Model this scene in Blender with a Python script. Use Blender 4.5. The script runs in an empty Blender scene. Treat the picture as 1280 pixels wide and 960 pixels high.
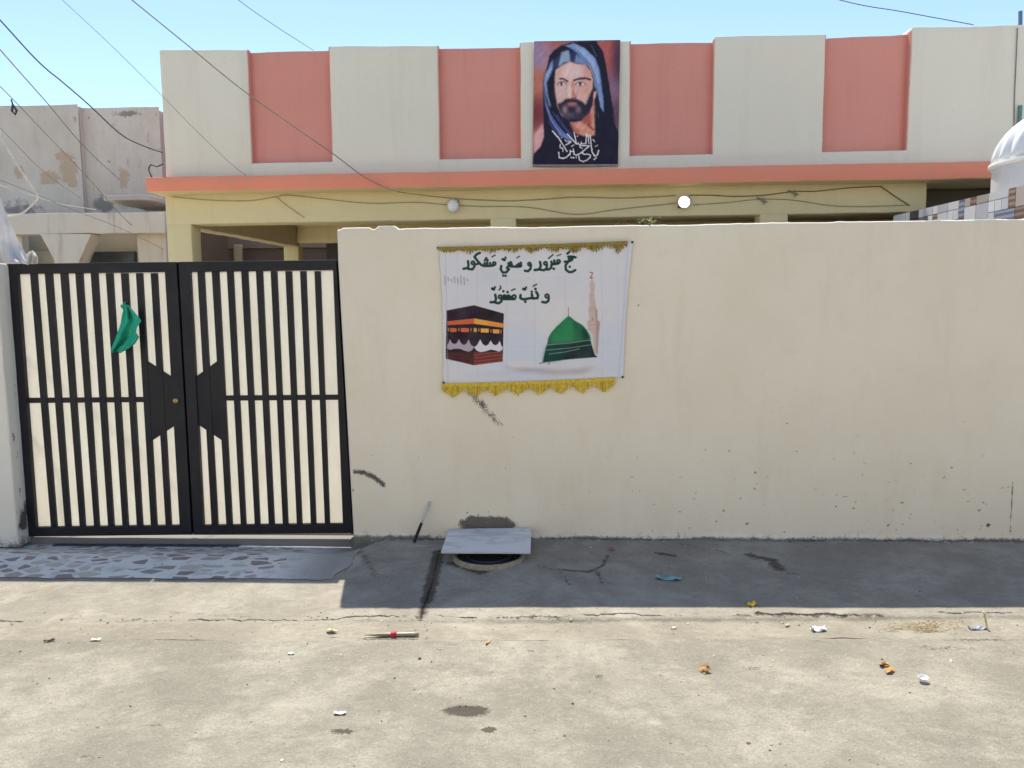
import bpy, bmesh, math, random
import numpy as np
from mathutils import Vector, Matrix, noise as mnoise

random.seed(7); RNG = np.random.default_rng(7)
S = bpy.context.scene
COL = S.collection

# ------------------------------------------------------------------ camera
F, PITCH, YAW, ROLL, H = 960.0, .101, .043, .008, 1.6
_f = np.array([-math.sin(YAW)*math.cos(PITCH), math.cos(YAW)*math.cos(PITCH), -math.sin(PITCH)])
_r = np.array([math.cos(YAW), math.sin(YAW), 0.0]); _u = np.cross(_r, _f)
CR, CU = math.cos(ROLL)*_r - math.sin(ROLL)*_u, math.cos(ROLL)*_u + math.sin(ROLL)*_r
CAM = np.array([0.0, -5.184, H])

def P(x, y, Y=None, Z=None, X=None):
    """A point of the photograph (1280 x 960) put on a plane of the place, in metres."""
    d = _f + CR*(x-640)/F + CU*(480-y)/F
    t = (Y-CAM[1])/d[1] if Y is not None else (Z-CAM[2])/d[2] if Z is not None else (X-CAM[0])/d[0]
    return CAM + t*d

cam_data = bpy.data.cameras.new('camera'); cam = bpy.data.objects.new('camera', cam_data)
COL.objects.link(cam)
cam_data.sensor_width = 36; cam_data.lens = F/1280*36; cam_data.clip_start = .05; cam_data.clip_end = 2000
m3 = Matrix((CR, CU, -_f)).transposed()
cam.matrix_world = Matrix.Translation(Vector(CAM)) @ m3.to_4x4()
S.camera = cam

# ------------------------------------------------------------------ light
TO_SUN = Vector((-.115, .515, 1.0)).normalized()
SUN_EL = math.asin(TO_SUN.z); SUN_AZ = math.atan2(TO_SUN.x, TO_SUN.y)
world = bpy.data.worlds.new('World'); S.world = world; world.use_nodes = True
wn = world.node_tree.nodes; wl = world.node_tree.links; wn.clear()
sky = wn.new('ShaderNodeTexSky'); sky.sky_type = 'NISHITA'; sky.sun_disc = False
sky.sun_elevation = SUN_EL; sky.sun_rotation = SUN_AZ
sky.air_density = 1.0; sky.dust_density = .1; sky.ozone_density = 1.0
bgn = wn.new('ShaderNodeBackground'); bgn.inputs['Strength'].default_value = .090
wo = wn.new('ShaderNodeOutputWorld')
wl.new(sky.outputs[0], bgn.inputs[0]); wl.new(bgn.outputs[0], wo.inputs[0])
sl = bpy.data.lights.new('sun', 'SUN'); sl.energy = 3.2; sl.angle = math.radians(.5); sl.color = (1, .935, .82)
sun = bpy.data.objects.new('sun', sl); COL.objects.link(sun)
sun.rotation_euler = (-TO_SUN).to_track_quat('-Z', 'Y').to_euler(); sun.location = (-3, 12, 20)
S.view_settings.view_transform = 'Standard'; S.view_settings.look = 'None'
S.view_settings.gamma = 1; S.view_settings.use_curve_mapping = False
S.view_settings.exposure = 1.28

# ------------------------------------------------------------------ helpers
def lin(c):
    c = np.asarray(c, float)/255.0
    return np.where(c <= .04045, c/12.92, ((c+.055)/1.055)**2.4)

BASE = {}
def tag(o, label=None, cat=None, group=None, kind=None):
    if label: o['label'] = label
    if cat: o['category'] = cat
    if group: o['group'] = group
    if kind: o['kind'] = kind
    return o

def thing(name, base, label, cat, group=None):
    o = bpy.data.objects.new(name, None); COL.objects.link(o); o.location = base
    o.empty_display_size = .1; BASE[o] = Vector(base)
    return tag(o, label, cat, group)

def finish(name, me, mat, parent, base):
    for m in (mat if isinstance(mat, (list, tuple)) else [mat]): me.materials.append(m)
    o = bpy.data.objects.new(name, me); COL.objects.link(o)
    if parent is not None:
        o.parent = parent; BASE[o] = BASE[parent]
    else:
        o.location = base; BASE[o] = Vector(base)
    return o

def smooth(me, ang=40):
    me.polygons.foreach_set('use_smooth', [True]*len(me.polygons))
    me.set_sharp_from_angle(angle=math.radians(ang))

class MB:
    """collects shapes given in world metres; build() links them as one mesh object"""
    def __init__(s): s.v, s.f, s.m = [], [], []
    def add(s, v, f, mi=0):
        n = len(s.v); s.v += [tuple(map(float, p)) for p in v]; s.f += [tuple(i+n for i in q) for q in f]; s.m += [mi]*len(f); return s
    def box(s, x0, x1, y0, y1, z0, z1, mi=0):
        return s.add([(x0,y0,z0),(x1,y0,z0),(x1,y1,z0),(x0,y1,z0),(x0,y0,z1),(x1,y0,z1),(x1,y1,z1),(x0,y1,z1)],
                     [(3,2,1,0),(4,5,6,7),(0,1,5,4),(1,2,6,5),(2,3,7,6),(3,0,4,7)], mi)
    def prism(s, poly, y0, y1, mi=0):
        """outline in x,z made thick along y"""
        n = len(poly); v = [(x,y0,z) for x,z in poly] + [(x,y1,z) for x,z in poly]
        return s.add(v, [tuple(range(n)), tuple(range(2*n-1, n-1, -1))] + [(i, n+i, n+(i+1)%n, (i+1)%n) for i in range(n)], mi)
    def hull8(s, a, b, mi=0):
        return s.add(list(a)+list(b), [(3,2,1,0),(4,5,6,7),(0,1,5,4),(1,2,6,5),(2,3,7,6),(3,0,4,7)], mi)
    def tube(s, pts, r, n=6, mi=0, cap=True):
        pts = [Vector(p) for p in pts]; k = len(pts)
        rs = r if isinstance(r, (list, tuple)) else [r]*k
        v = []; 
        for i, p in enumerate(pts):
            t = (pts[min(i+1,k-1)] - pts[max(i-1,0)]).normalized()
            a = t.orthogonal().normalized() if i == 0 else (a - t*a.dot(t)).normalized()
            b = t.cross(a)
            v += [p + rs[i]*(math.cos(q)*a + math.sin(q)*b) for q in [2*math.pi*j/n for j in range(n)]]
        f = [(i*n+j, i*n+(j+1)%n, (i+1)*n+(j+1)%n, (i+1)*n+j) for i in range(k-1) for j in range(n)]
        if cap: f += [tuple(range(n-1,-1,-1)), tuple(range((k-1)*n, k*n))]
        return s.add(v, f, mi)
    def lathe(s, c, prof, n=32, mi=0):
        """profile (radius, height) turned about a vertical axis at c"""
        c = Vector(c); v = []
        for r, h in prof: v += [c + Vector((r*math.cos(2*math.pi*j/n), r*math.sin(2*math.pi*j/n), h)) for j in range(n)]
        f = [(i*n+j, i*n+(j+1)%n, (i+1)*n+(j+1)%n, (i+1)*n+j) for i in range(len(prof)-1) for j in range(n)]
        return s.add(v, f, mi)
    def build(s, name, mat, parent=None, base=(0,0,0), sm=None, bevel=0):
        b = BASE[parent] if parent is not None else Vector(base)
        me = bpy.data.meshes.new(name)
        me.from_pydata([(p[0]-b.x, p[1]-b.y, p[2]-b.z) for p in s.v], [], s.f)
        me.polygons.foreach_set('material_index', s.m)
        bm = bmesh.new(); bm.from_mesh(me); bmesh.ops.recalc_face_normals(bm, faces=bm.faces); bm.to_mesh(me); bm.free()
        if sm: smooth(me, sm)
        o = finish(name, me, mat, parent, base)
        if bevel:
            md = o.modifiers.new('edge', 'BEVEL'); md.width = bevel; md.segments = 2; md.limit_method = 'ANGLE'
        return o

def rough_hull(a, b, name, mat, parent=None, base=(0,0,0), step=.12, amp=.004, scale=2.5, bevel=.008):
    """hand-plastered block: eight corners, cut into cells, pushed about a few millimetres"""
    bm = bmesh.new()
    vs = [bm.verts.new(Vector([float(q) for q in p])) for p in list(a)+list(b)]
    for q in [(3,2,1,0),(4,5,6,7),(0,1,5,4),(1,2,6,5),(2,3,7,6),(3,0,4,7)]: bm.faces.new([vs[i] for i in q])
    bmesh.ops.recalc_face_normals(bm, faces=bm.faces)
    if bevel: bmesh.ops.bevel(bm, geom=list(bm.edges), offset=bevel, segments=2, affect='EDGES', profile=.5)
    lo = [min(v.co[k] for v in bm.verts) for k in range(3)]; hi = [max(v.co[k] for v in bm.verts) for k in range(3)]
    for k in range(3):
        n = int((hi[k]-lo[k])/step)
        for i in range(1, n+1):
            c = Vector((0,0,0)); c[k] = lo[k] + (hi[k]-lo[k])*i/(n+1); d = Vector((0,0,0)); d[k] = 1
            bmesh.ops.bisect_plane(bm, geom=bm.verts[:]+bm.edges[:]+bm.faces[:], plane_co=c, plane_no=d)
    for v in bm.verts: v.co += amp*Vector(mnoise.noise_vector(v.co*scale)) + amp*.5*Vector(mnoise.noise_vector(v.co*scale*4))
    B = BASE[parent] if parent is not None else Vector(base)
    for v in bm.verts: v.co -= B
    me = bpy.data.meshes.new(name); bm.to_mesh(me); bm.free(); smooth(me, 50)
    return finish(name, me, mat, parent, base)

def rough_box(x0, x1, y0, y1, z0, z1, *a, **k):
    return rough_hull([(x0,y0,z0),(x1,y0,z0),(x1,y1,z0),(x0,y1,z0)], [(x0,y0,z1),(x1,y0,z1),(x1,y1,z1),(x0,y1,z1)], *a, **k)

def grid(name, co, mat, parent=None, base=(0,0,0), attrs=None, thick=0, sm=True):
    """sheet from an array (rows, columns, 3) of world points; attrs: name -> (rows, columns, 3) colours"""
    nr, nc = co.shape[:2]; b = np.array(BASE[parent] if parent is not None else base, float)
    me = bpy.data.meshes.new(name)
    idx = np.arange(nr*nc).reshape(nr, nc)
    fa = np.stack([idx[:-1,:-1], idx[:-1,1:], idx[1:,1:], idx[1:,:-1]], -1).reshape(-1, 4)
    me.vertices.add(nr*nc); me.vertices.foreach_set('co', (co.reshape(-1,3)-b).astype(np.float32).ravel())
    me.loops.add(fa.size); me.loops.foreach_set('vertex_index', fa.ravel().astype(np.int32))
    me.polygons.add(len(fa)); me.polygons.foreach_set('loop_start', (np.arange(len(fa))*4).astype(np.int32))
    me.update(calc_edges=True); me.validate()
    if sm: me.polygons.foreach_set('use_smooth', [True]*len(fa))
    for k, a in (attrs or {}).items():
        at = me.color_attributes.new(k, 'FLOAT_COLOR', 'POINT')
        c = np.ones((nr*nc, 4), np.float32); c[:, :3] = a.reshape(-1, 3); at.data.foreach_set('color', c.ravel())
    o = finish(name, me, mat, parent, base)
    if thick:
        md = o.modifiers.new('thickness', 'SOLIDIFY'); md.thickness = thick; md.offset = 0
    return o

# ---- materials
class N:
    def __init__(s, name):
        s.m = bpy.data.materials.new(name); s.m.use_nodes = True; s.t = s.m.node_tree; s.t.nodes.clear()
        s.out = s.t.nodes.new('ShaderNodeOutputMaterial')
        s.b = s.t.nodes.new('ShaderNodeBsdfPrincipled'); s.t.links.new(s.b.outputs[0], s.out.inputs[0])
        s.b.inputs['Roughness'].default_value = .85; s.b.inputs['Specular IOR Level'].default_value = .25
        tc = s.t.nodes.new('ShaderNodeTexCoord'); s.co = tc.outputs['Object']
    def set(s, sock, v):
        if isinstance(v, bpy.types.NodeSocket): s.t.links.new(v, sock)
        elif isinstance(v, (tuple, list, np.ndarray)) and len(v) == 3 and sock.type == 'RGBA': sock.default_value = (*[float(q) for q in v], 1)
        else: sock.default_value = v
    def map(s, scale, co=None):
        n = s.t.nodes.new('ShaderNodeMapping'); s.set(n.inputs['Vector'], co or s.co); n.inputs['Scale'].default_value = scale; return n.outputs[0]
    def noise(s, scale, det=6, rough=.6, co=None, dist=0):
        n = s.t.nodes.new('ShaderNodeTexNoise'); s.set(n.inputs['Vector'], co or s.co)
        n.inputs['Scale'].default_value = scale; n.inputs['Detail'].default_value = det; n.inputs['Roughness'].default_value = rough
        n.inputs['Distortion'].default_value = dist; return n.outputs[0]
    def vor(s, scale, feat='F1', co=None, out='Distance', rnd=1):
        n = s.t.nodes.new('ShaderNodeTexVoronoi'); n.feature = feat; s.set(n.inputs['Vector'], co or s.co); n.inputs['Scale'].default_value = scale
        n.inputs['Randomness'].default_value = rnd
        return n.outputs[out]
    def ramp(s, v, a, b, lo=0., hi=1.):
        n = s.t.nodes.new('ShaderNodeMapRange'); n.interpolation_type = 'SMOOTHSTEP'; s.set(n.inputs[0], v)
        n.inputs[1].default_value = a; n.inputs[2].default_value = b; n.inputs[3].default_value = lo; n.inputs[4].default_value = hi; return n.outputs[0]
    def mix(s, f, a, b, mode='MIX'):
        n = s.t.nodes.new('ShaderNodeMix'); n.data_type = 'RGBA'; n.blend_type = mode
        s.set(n.inputs[0], f); s.set(n.inputs[6], a); s.set(n.inputs[7], b); return n.outputs[2]
    def math(s, op, a, b=0.):
        n = s.t.nodes.new('ShaderNodeMath'); n.operation = op; s.set(n.inputs[0], a); s.set(n.inputs[1], b); return n.outputs[0]
    def attr(s, name):
        n = s.t.nodes.new('ShaderNodeAttribute'); n.attribute_name = name; return n.outputs['Color']
    def sep(s, c):
        n = s.t.nodes.new('ShaderNodeSeparateColor'); s.set(n.inputs[0], c); return n.outputs[0], n.outputs[1], n.outputs[2]
    def bump(s, h, strength=.3, dist=.01):
        n = s.t.nodes.new('ShaderNodeBump'); s.set(n.inputs['Height'], h); n.inputs['Strength'].default_value = strength; n.inputs['Distance'].default_value = dist
        s.set(s.b.inputs['Normal'], n.outputs[0])
    def color(s, c, rough=None, spec=None, metal=None):
        s.set(s.b.inputs['Base Color'], c)
        if rough is not None: s.set(s.b.inputs['Roughness'], rough)
        if spec is not None: s.b.inputs['Specular IOR Level'].default_value = spec
        if metal is not None: s.b.inputs['Metallic'].default_value = metal
        return s.m

def simple(name, c, rough=.7, var=.12, scale=30, spec=.25, metal=0, bump=0):
    n = N(name); c = np.array(c, float); k = n.noise(scale, 4)
    out = n.color(n.mix(n.ramp(k, .3, .7), c*(1-var), np.minimum(c*(1+var), 1)), rough, spec, metal)
    if bump: n.bump(n.noise(scale*3, 4), bump, .004)
    return out

def plaster(name, c, dirt_and_shade=None, dirt_amt=.25, big=.8, fine=60, bump=.25, streak=True):
    n = N(name); c = np.array(c, float); dirt_and_shade = np.array(dirt_and_shade if dirt_and_shade is not None else c*.72)
    a = n.ramp(n.noise(big, 5, .55), .35, .75)
    col = n.mix(n.math('MULTIPLY', a, dirt_amt*1.2), c, c*np.array([.93,.9,.86]))
    if streak: col = n.mix(n.math('MULTIPLY', n.ramp(n.noise(1.5, 6, .65, n.map((3,3,.35))), .48, .8), dirt_amt), col, dirt_and_shade)
    col = n.mix(n.math('MULTIPLY', n.ramp(n.noise(fine, 5, .7), .3, .7), .10), col, c*.75)
    sp = n.ramp(n.noise(22, 3, .5), .70, .76)
    col = n.mix(n.math('MULTIPLY', sp, dirt_amt), col, dirt_and_shade*.7)
    n.bump(n.math('ADD', n.noise(fine, 6, .65), n.math('MULTIPLY', n.noise(5, 4), 1.2)), bump, .008)
    return n.color(col, .9, .15)

def wall_mat(name, c):
    """painted plaster with stains kept in the mesh attribute 'mask' (R dark smears, G grime at the foot, B grey cement)"""
    n = N(name); c = np.array(c, float); R, G, B = n.sep(n.attr('mask'))
    fine = n.noise(140, 5, .7); mid = n.noise(18, 6, .7); big = n.noise(1.1, 5, .6)
    col = n.mix(n.ramp(big, .35, .7), c, c*np.array([.95,.93,.9]))
    col = n.mix(n.math('MULTIPLY', n.ramp(n.noise(2.3, 6, .7, n.map((2.2,1,.5))), .48, .75), .34), col, c*np.array([.85,.80,.73]))
    col = n.mix(n.math('MULTIPLY', n.ramp(n.noise(7, 6, .7), .56, .74), .30), col, c*np.array([.88,.80,.68]))
    col = n.mix(n.math('MULTIPLY', n.ramp(fine, .35, .7), .08), col, c*.7)
    wob = n.math('ADD', n.math('MULTIPLY', n.math('SUBTRACT', mid, .5), 1.5), n.math('MULTIPLY', n.math('SUBTRACT', fine, .5), 1.6))
    cem = n.ramp(n.math('ADD', B, wob), .45, .6)
    cem = n.math('MULTIPLY', cem, n.ramp(B, .05, .2))
    col = n.mix(cem, col, n.mix(mid, (.20,.18,.155), (.12,.105,.09)))
    gr = n.math('MULTIPLY', n.ramp(n.math('ADD', G, n.math('MULTIPLY', wob, .8)), .35, .8), n.ramp(G, .03, .2))
    col = n.mix(n.math('MULTIPLY', gr, .85), col, (.07,.066,.06))
    dk = n.math('MULTIPLY', n.ramp(n.math('ADD', R, n.math('MULTIPLY', wob, .8)), .42, .72), n.ramp(R, .05, .3))
    col = n.mix(n.math('MULTIPLY', dk, .9), col, (.045,.04,.038))
    h = n.math('ADD', n.math('MULTIPLY', fine, .5), n.math('ADD', n.noise(6, 5, .6), n.math('MULTIPLY', cem, -.5)))
    n.bump(h, .35, .01)
    return n.color(col, .9, .15)

def ground_mat(name, c, c2, speck=.5, grit=1.0):
    """worn concrete: mask R dark stain and painted rod shadow, G cracks and painted lip shadow, B pale cement"""
    n = N(name); c = np.array(c, float); c2 = np.array(c2, float); R, G, B = n.sep(n.attr('mask'))
    fine = n.noise(120, 5, .8); mid = n.noise(26, 7, .75); big = n.noise(1.6, 6, .62); med = n.noise(6, 6, .65)
    col = n.mix(n.ramp(big, .36, .64), c, c2)
    col = n.mix(n.math('MULTIPLY', n.ramp(n.noise(3.2, 7, .72, n.map((1,1.8,1)), .8), .46, .66), .55), col, c2*.9)
    col = n.mix(n.math('MULTIPLY', n.ramp(n.noise(2.4, 7, .7, n.map((1,1.5,1.3)), .5), .52, .72), .5), col, np.minimum(c*1.22, .8))
    col = n.mix(n.math('MULTIPLY', n.ramp(n.noise(11, 6, .75), .50, .68), .40), col, c2*.72)
    col = n.mix(n.math('MULTIPLY', n.ramp(med, .42, .72), .55), col, c2*.82)
    col = n.mix(n.math('MULTIPLY', n.ramp(mid, .5, .75), .45*grit), col, c*.62)
    col = n.mix(n.math('MULTIPLY', n.ramp(n.noise(34, 6, .7), .55, .75), .35*grit), col, np.minimum(c*1.3, .8))
    col = n.mix(n.math('MULTIPLY', n.ramp(fine, .50, .64), .55*grit), col, c*.50)
    col = n.mix(n.math('MULTIPLY', n.ramp(n.noise(85, 5, .8), .50, .75), .30*grit), col, np.minimum(c*1.5, .85))
    col = n.mix(n.math('MULTIPLY', n.ramp(n.noise(15, 6, .85, n.map((1,2.6,1))), .56, .66), .55*grit), col, c*.6)
    v = n.vor(75); vs = n.math('MULTIPLY', n.ramp(v, .10, .20, 1, 0), n.ramp(n.noise(9, 3), .5, .6))
    col = n.mix(n.math('MULTIPLY', vs, speck), col, c*.35)
    v2 = n.vor(48); vs2 = n.math('MULTIPLY', n.ramp(v2, .08, .14, 1, 0), n.ramp(n.noise(7, 3, co=n.map((1,1.3,1))), .48, .58))
    col = n.mix(n.math('MULTIPLY', vs2, speck*.12), col, np.minimum(c*1.6, .85))
    wob = n.math('ADD', n.math('MULTIPLY', n.math('SUBTRACT', mid, .5), 1.3), n.math('MULTIPLY', n.math('SUBTRACT', fine, .5), 1.2))
    pal = n.math('MULTIPLY', n.ramp(n.math('ADD', B, n.math('MULTIPLY', wob, .7)), .3, .7), n.ramp(B, .03, .2))
    col = n.mix(n.math('MULTIPLY', pal, .75), col, n.mix(mid, np.minimum(c*1.45,.8), c*1.05))
    dk = n.math('MULTIPLY', n.ramp(n.math('ADD', R, n.math('MULTIPLY', wob, .9)), .34, .62), n.ramp(R, .03, .25))
    col = n.mix(n.math('MULTIPLY', dk, .8), col, c2*np.array([.2,.18,.16]))
    ck = n.math('MULTIPLY', n.ramp(n.math('ADD', G, n.math('MULTIPLY', wob, .6)), .35, .75), n.ramp(G, .05, .3))
    col = n.mix(n.math('MULTIPLY', ck, .9), col, (.035,.03,.026))
    h = n.math('ADD', n.math('MULTIPLY', fine, .5), n.math('ADD', mid, n.math('MULTIPLY', ck, -1.5)))
    n.bump(h, .9, .014)
    return n.color(col, .93, .12)

def attr_mat(name, rough=.6, spec=.2, weave=0, dust=.06):
    n = N(name); c = n.attr('print')
    k = n.ramp(n.noise(9, 5), .3, .75)
    c = n.mix(n.math('MULTIPLY', k, dust), c, (.5,.47,.42))
    if weave: n.bump(n.noise(weave, 3), .15, .002)
    return n.color(c, rough, spec)

# ---- soft fields used for stains
def seg_dist(px, py, pts):
    d = np.full(px.shape, 1e9)
    pts = [np.asarray(p, float)[:2] for p in pts]
    for a, b in zip(pts[:-1], pts[1:]):
        ab = b-a; L = ab@ab + 1e-12
        t = np.clip(((px-a[0])*ab[0] + (py-a[1])*ab[1])/L, 0, 1)
        d = np.minimum(d, np.hypot(px-a[0]-t*ab[0], py-a[1]-t*ab[1]))
    return d
def stroke(F_, px, py, pts, w, k=1.0):
    np.maximum(F_, k*np.clip(1-seg_dist(px, py, pts)/w, 0, 1), out=F_)
def blob(F_, px, py, c, rx, ry, k=1.0):
    np.maximum(F_, k*np.clip(1-np.hypot((px-c[0])/rx, (py-c[1])/ry), 0, 1), out=F_)
def vnoise(x, y, scale, seed=0, oct=4):
    """cheap value noise on arrays, 0..1"""
    r = np.random.default_rng(seed); T = r.random((256, 256)); out = 0; amp = .5; tot = 0
    for o in range(oct):
        u = x*scale*2**o + 17.3*o + 500; v = y*scale*2**o + 9.1*o + 500
        i = np.floor(u).astype(int); j = np.floor(v).astype(int); fu = u-i; fv = v-j
        fu = fu*fu*(3-2*fu); fv = fv*fv*(3-2*fv)
        g = lambda a, b: T[(i+a) % 256, (j+b) % 256]
        out = out + amp*((g(0,0)*(1-fu)+g(1,0)*fu)*(1-fv) + (g(0,1)*(1-fu)+g(1,1)*fu)*fv); tot += amp; amp *= .5
    return out/tot

# ------------------------------------------------------------------ the ground
def sstep(t): t = np.clip(t, 0, 1); return t*t*(3-2*t)
def yb1(X): return -1.235 + .020*X + .022*(vnoise(X, X*0+3, 1.3, 3)-.5) + .03*(vnoise(X, X*0, 9, 4)-.5)
def yb2(X): return -1.485 + .018*X + .02*(vnoise(X, X*0+7, 2, 5)-.5)
GATE_Y = .26
def zg(X, Y):
    X = np.asarray(X, float); Y = np.asarray(Y, float)
    Xc = np.clip(X, -5, 5); s = np.clip(-Y/1.2, 0, 1.6)
    zr = -.052*s + .008*Xc*s + .012*(vnoise(X, Y, 1.2, 11)-.5)
    zl = -.150 + .120*sstep((GATE_Y-.02-Y)/.62) - .055*sstep((-.55-Y)/.65) + .006*(vnoise(X, Y, 1.2, 11)-.5)
    w = sstep((X+1.42)/.34)
    z = zl*(1-w) + zr*w
    e1 = yb1(X); e2 = yb2(X)
    z = z + .012*(vnoise(X, Y, 5, 12)-.5)*.4
    gut = -.070 + .010*Xc*(Xc>0) + .002*Xc*(Xc<=0)
    t1 = sstep((e1-Y)/.03); z = z*(1-t1) + (gut + .010*(vnoise(X, X*0, 8, 15, 5)-.6) + .006*(vnoise(X, Y, 7, 13)-.5))*t1
    st = gut + .012 - .012*np.clip(-(Y-e2), 0, 1.2) + .012*(vnoise(X, Y, .9, 14)-.5)
    t2 = sstep((e2-Y)/.02); z = z*(1-t2) + st*t2
    return z
def PG(x, y):
    z = -.05
    for _ in range(6):
        p = P(x, y, Z=z); z = float(zg(np.array([p[0]]), np.array([p[1]]))[0])
    return p
def PGs(*pts): return [PG(*p) for p in pts]

XS = np.arange(-5.5, 5.5001, .012)
def strip(ya, yb, step):
    n = int(max(2, round(float(np.max(np.abs(yb-ya)))/step)))
    t = np.linspace(0, 1, n)[:, None]
    Y = ya[None, :]*(1-t) + yb[None, :]*t; X = np.broadcast_to(XS[None, :], Y.shape).copy()
    return X, Y
def col3(a, b, c): return np.stack([a, b, c], -1)

def shadow_tint(X, Y): return None
# pavement
X, Y = strip(np.full(XS.shape, .36), yb1(XS)-.012, .012)
Z = zg(X, Y)
Rf = np.zeros_like(X); Gf = np.zeros_like(X); Bf = np.zeros_like(X)
W2 = lambda pts: [PG(*p) for p in pts]
stroke(Gf, X, Y, W2([(549,688),(544,712),(538,735),(534,752)]), .020, .62); stroke(Gf, X, Y, W2([(538,735),(532,750),(528,762),(525,782)]), .024, .66)
stroke(Rf, X, Y, W2([(549,690),(541,722),(533,752)]), .075, 1.0); stroke(Rf, X, Y, W2([(537,735),(530,757),(525,778)]), .07, .7)
for pts, w, k in [([(700,712),(735,715),(752,708),(760,695)],.035,.7), ([(745,712),(752,728)],.04,.55), ([(700,712),(712,732)],.05,.45),
                  ([(938,694),(965,700),(975,712)],.09,.75), ([(825,692),(843,695)],.06,.7), ([(985,716),(998,718)],.03,.6), ([(850,680),(905,690)],.08,.45),
                  ([(630,702),(600,716),(565,704)],.09,.75), ([(670,705),(690,712)],.06,.4), ([(450,690),(470,720)],.08,.5), ([(690,700),(780,702),(860,712)],.16,.32),
                  ([(880,700),(1000,728)],.14,.3), ([(480,720),(520,745)],.14,.3), ([(1040,715),(1080,735)],.12,.3), ([(270,758),(330,765)],.10,.30), ([(215,765),(320,772)],.06,.4)]:
    stroke(Rf, X, Y, W2(pts), w, k)
# grime along the foot of the wall and the wall's cast shade tinted into the strip beside it
foot = np.clip(1-np.abs(Y-.0)/.10, 0, 1)*(X > -1.36)
np.maximum(Rf, foot*(.3+.6*vnoise(X, Y, 5, 21)), out=Rf)
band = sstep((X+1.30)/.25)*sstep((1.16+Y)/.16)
WALL_SHADE = band
# cracks, and a painted shadow line under the lip
crk = yb1(X) + .030 + .045*(vnoise(X, X*0+2, 5, 23, 6)-.5) + .030*(vnoise(X, X*0+5, 40, 27, 3)-.5)
dcr = np.abs(Y-crk) + .06*np.clip(vnoise(X, X*0+1, 2.2, 24)-.50, 0, 1)
np.maximum(Gf, np.clip(1-dcr/(.010+.012*vnoise(X, Y, 12, 28)), 0, 1)*.85, out=Gf)
np.maximum(Gf, np.clip(1-np.abs(Y-crk)/.011, 0, 1)*(.30+.45*vnoise(X, X*0, 3, 25)), out=Gf)  # continuous line painting the soft shadow under the pavement lip
crumb = np.clip(1-np.abs(Y-crk+.01)/.05, 0, 1)*np.clip(vnoise(X, X*0+3, 1.4, 29)*3.2-1.05, 0, 1)
np.maximum(Rf, crumb*(.3+.9*vnoise(X, Y, 30, 30, 3)), out=Rf); np.maximum(Gf, crumb*np.clip(vnoise(X, Y, 40, 26, 3)*2.2-.95, 0, .8), out=Gf)
for pts in [[(405,748),(430,768),(440,775)], [(745,775),(860,772),(930,768)], [(1000,772),(1060,768),(1110,762)], [(930,727),(944,751)]]:
    pp = W2(pts); stroke(Gf, X, Y, pp, .010, .35)
# pale cement at the corner of the gate
blob(Bf, X, Y, PG(428,702), .24, .30, 1.0); blob(Bf, X, Y, PG(470,676), .22, .07, .9); blob(Bf, X, Y, PG(520,682), .2, .06, .7)
for _ in range(26):
    x0, y0 = RNG.uniform(-4, 3.5), RNG.uniform(-1.15, -.9); blob(Bf, X, Y, (x0, y0), RNG.uniform(.15, .5), RNG.uniform(.03, .09), .40)
MAT_PAVE = ground_mat('worn pavement concrete', (.44,.405,.335), (.315,.287,.232), .45, .8)
# second attribute: painted darkening where the wall's shadow lies
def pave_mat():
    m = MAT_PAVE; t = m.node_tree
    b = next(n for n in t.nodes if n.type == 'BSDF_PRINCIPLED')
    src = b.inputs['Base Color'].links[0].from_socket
    a = t.nodes.new('ShaderNodeAttribute'); a.attribute_name = 'dirt_and_shade'
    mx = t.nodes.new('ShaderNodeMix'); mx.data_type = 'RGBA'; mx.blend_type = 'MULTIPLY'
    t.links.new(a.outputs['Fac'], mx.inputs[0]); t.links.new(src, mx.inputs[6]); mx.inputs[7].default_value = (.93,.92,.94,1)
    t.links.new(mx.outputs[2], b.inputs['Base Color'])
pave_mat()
pv = grid('pavement', col3(X, Y, Z), MAT_PAVE, attrs={'mask': col3(Rf, Gf, Bf), 'dirt_and_shade': col3(WALL_SHADE, WALL_SHADE, WALL_SHADE)}); tag(pv, kind='structure')

# gutter
X, Y = strip(yb1(XS)-.012, yb2(XS)-.006, .010); Z = zg(X, Y)
Rf = np.zeros_like(X); Gf = np.zeros_like(X); Bf = np.zeros_like(X)
stroke(Rf, X, Y, W2([(414,797),(435,797),(458,797.5)]), .016, .6); stroke(Rf, X, Y, W2([(455,799),(522,799)]), .02, .7)  # shadowed groove and the rod's own shadow, painted as dark strokes
d = np.abs(Y-(yb2(X)+.012*(vnoise(X, X*0, 5, 31)-.5))); np.maximum(Gf, np.clip(1-d/.014, 0, 1)*(.48+.6*vnoise(X, X*0, 2.5, 33)), out=Gf)
d = np.abs(Y-yb1(X)); np.maximum(Gf, np.clip(1-d/.02, 0, 1)*(.25+.7*vnoise(X, X*0+1, 2.5, 34)), out=Gf)
for pts in [[(155,796),(170,788),(178,784)], [(285,800),(295,788)], [(535,770),(533,800)], [(232,792),(252,800)]]: stroke(Gf, X, Y, W2(pts), .012, .5)
for _ in range(30):
    x0 = RNG.uniform(-4, 4); blob(Bf, X, Y, (x0, RNG.uniform(-1.45, -1.27)), RNG.uniform(.2, .6), .07, .45)
    blob(Rf, X, Y, (RNG.uniform(-4, 4), RNG.uniform(-1.45, -1.27)), RNG.uniform(.08, .3), .03, .4)
gt = grid('gutter', col3(X, Y, Z), ground_mat('gutter concrete', (.42,.385,.31), (.305,.277,.22), .4, .8), attrs={'mask': col3(Rf, Gf, Bf)}); tag(gt, kind='structure')

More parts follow.
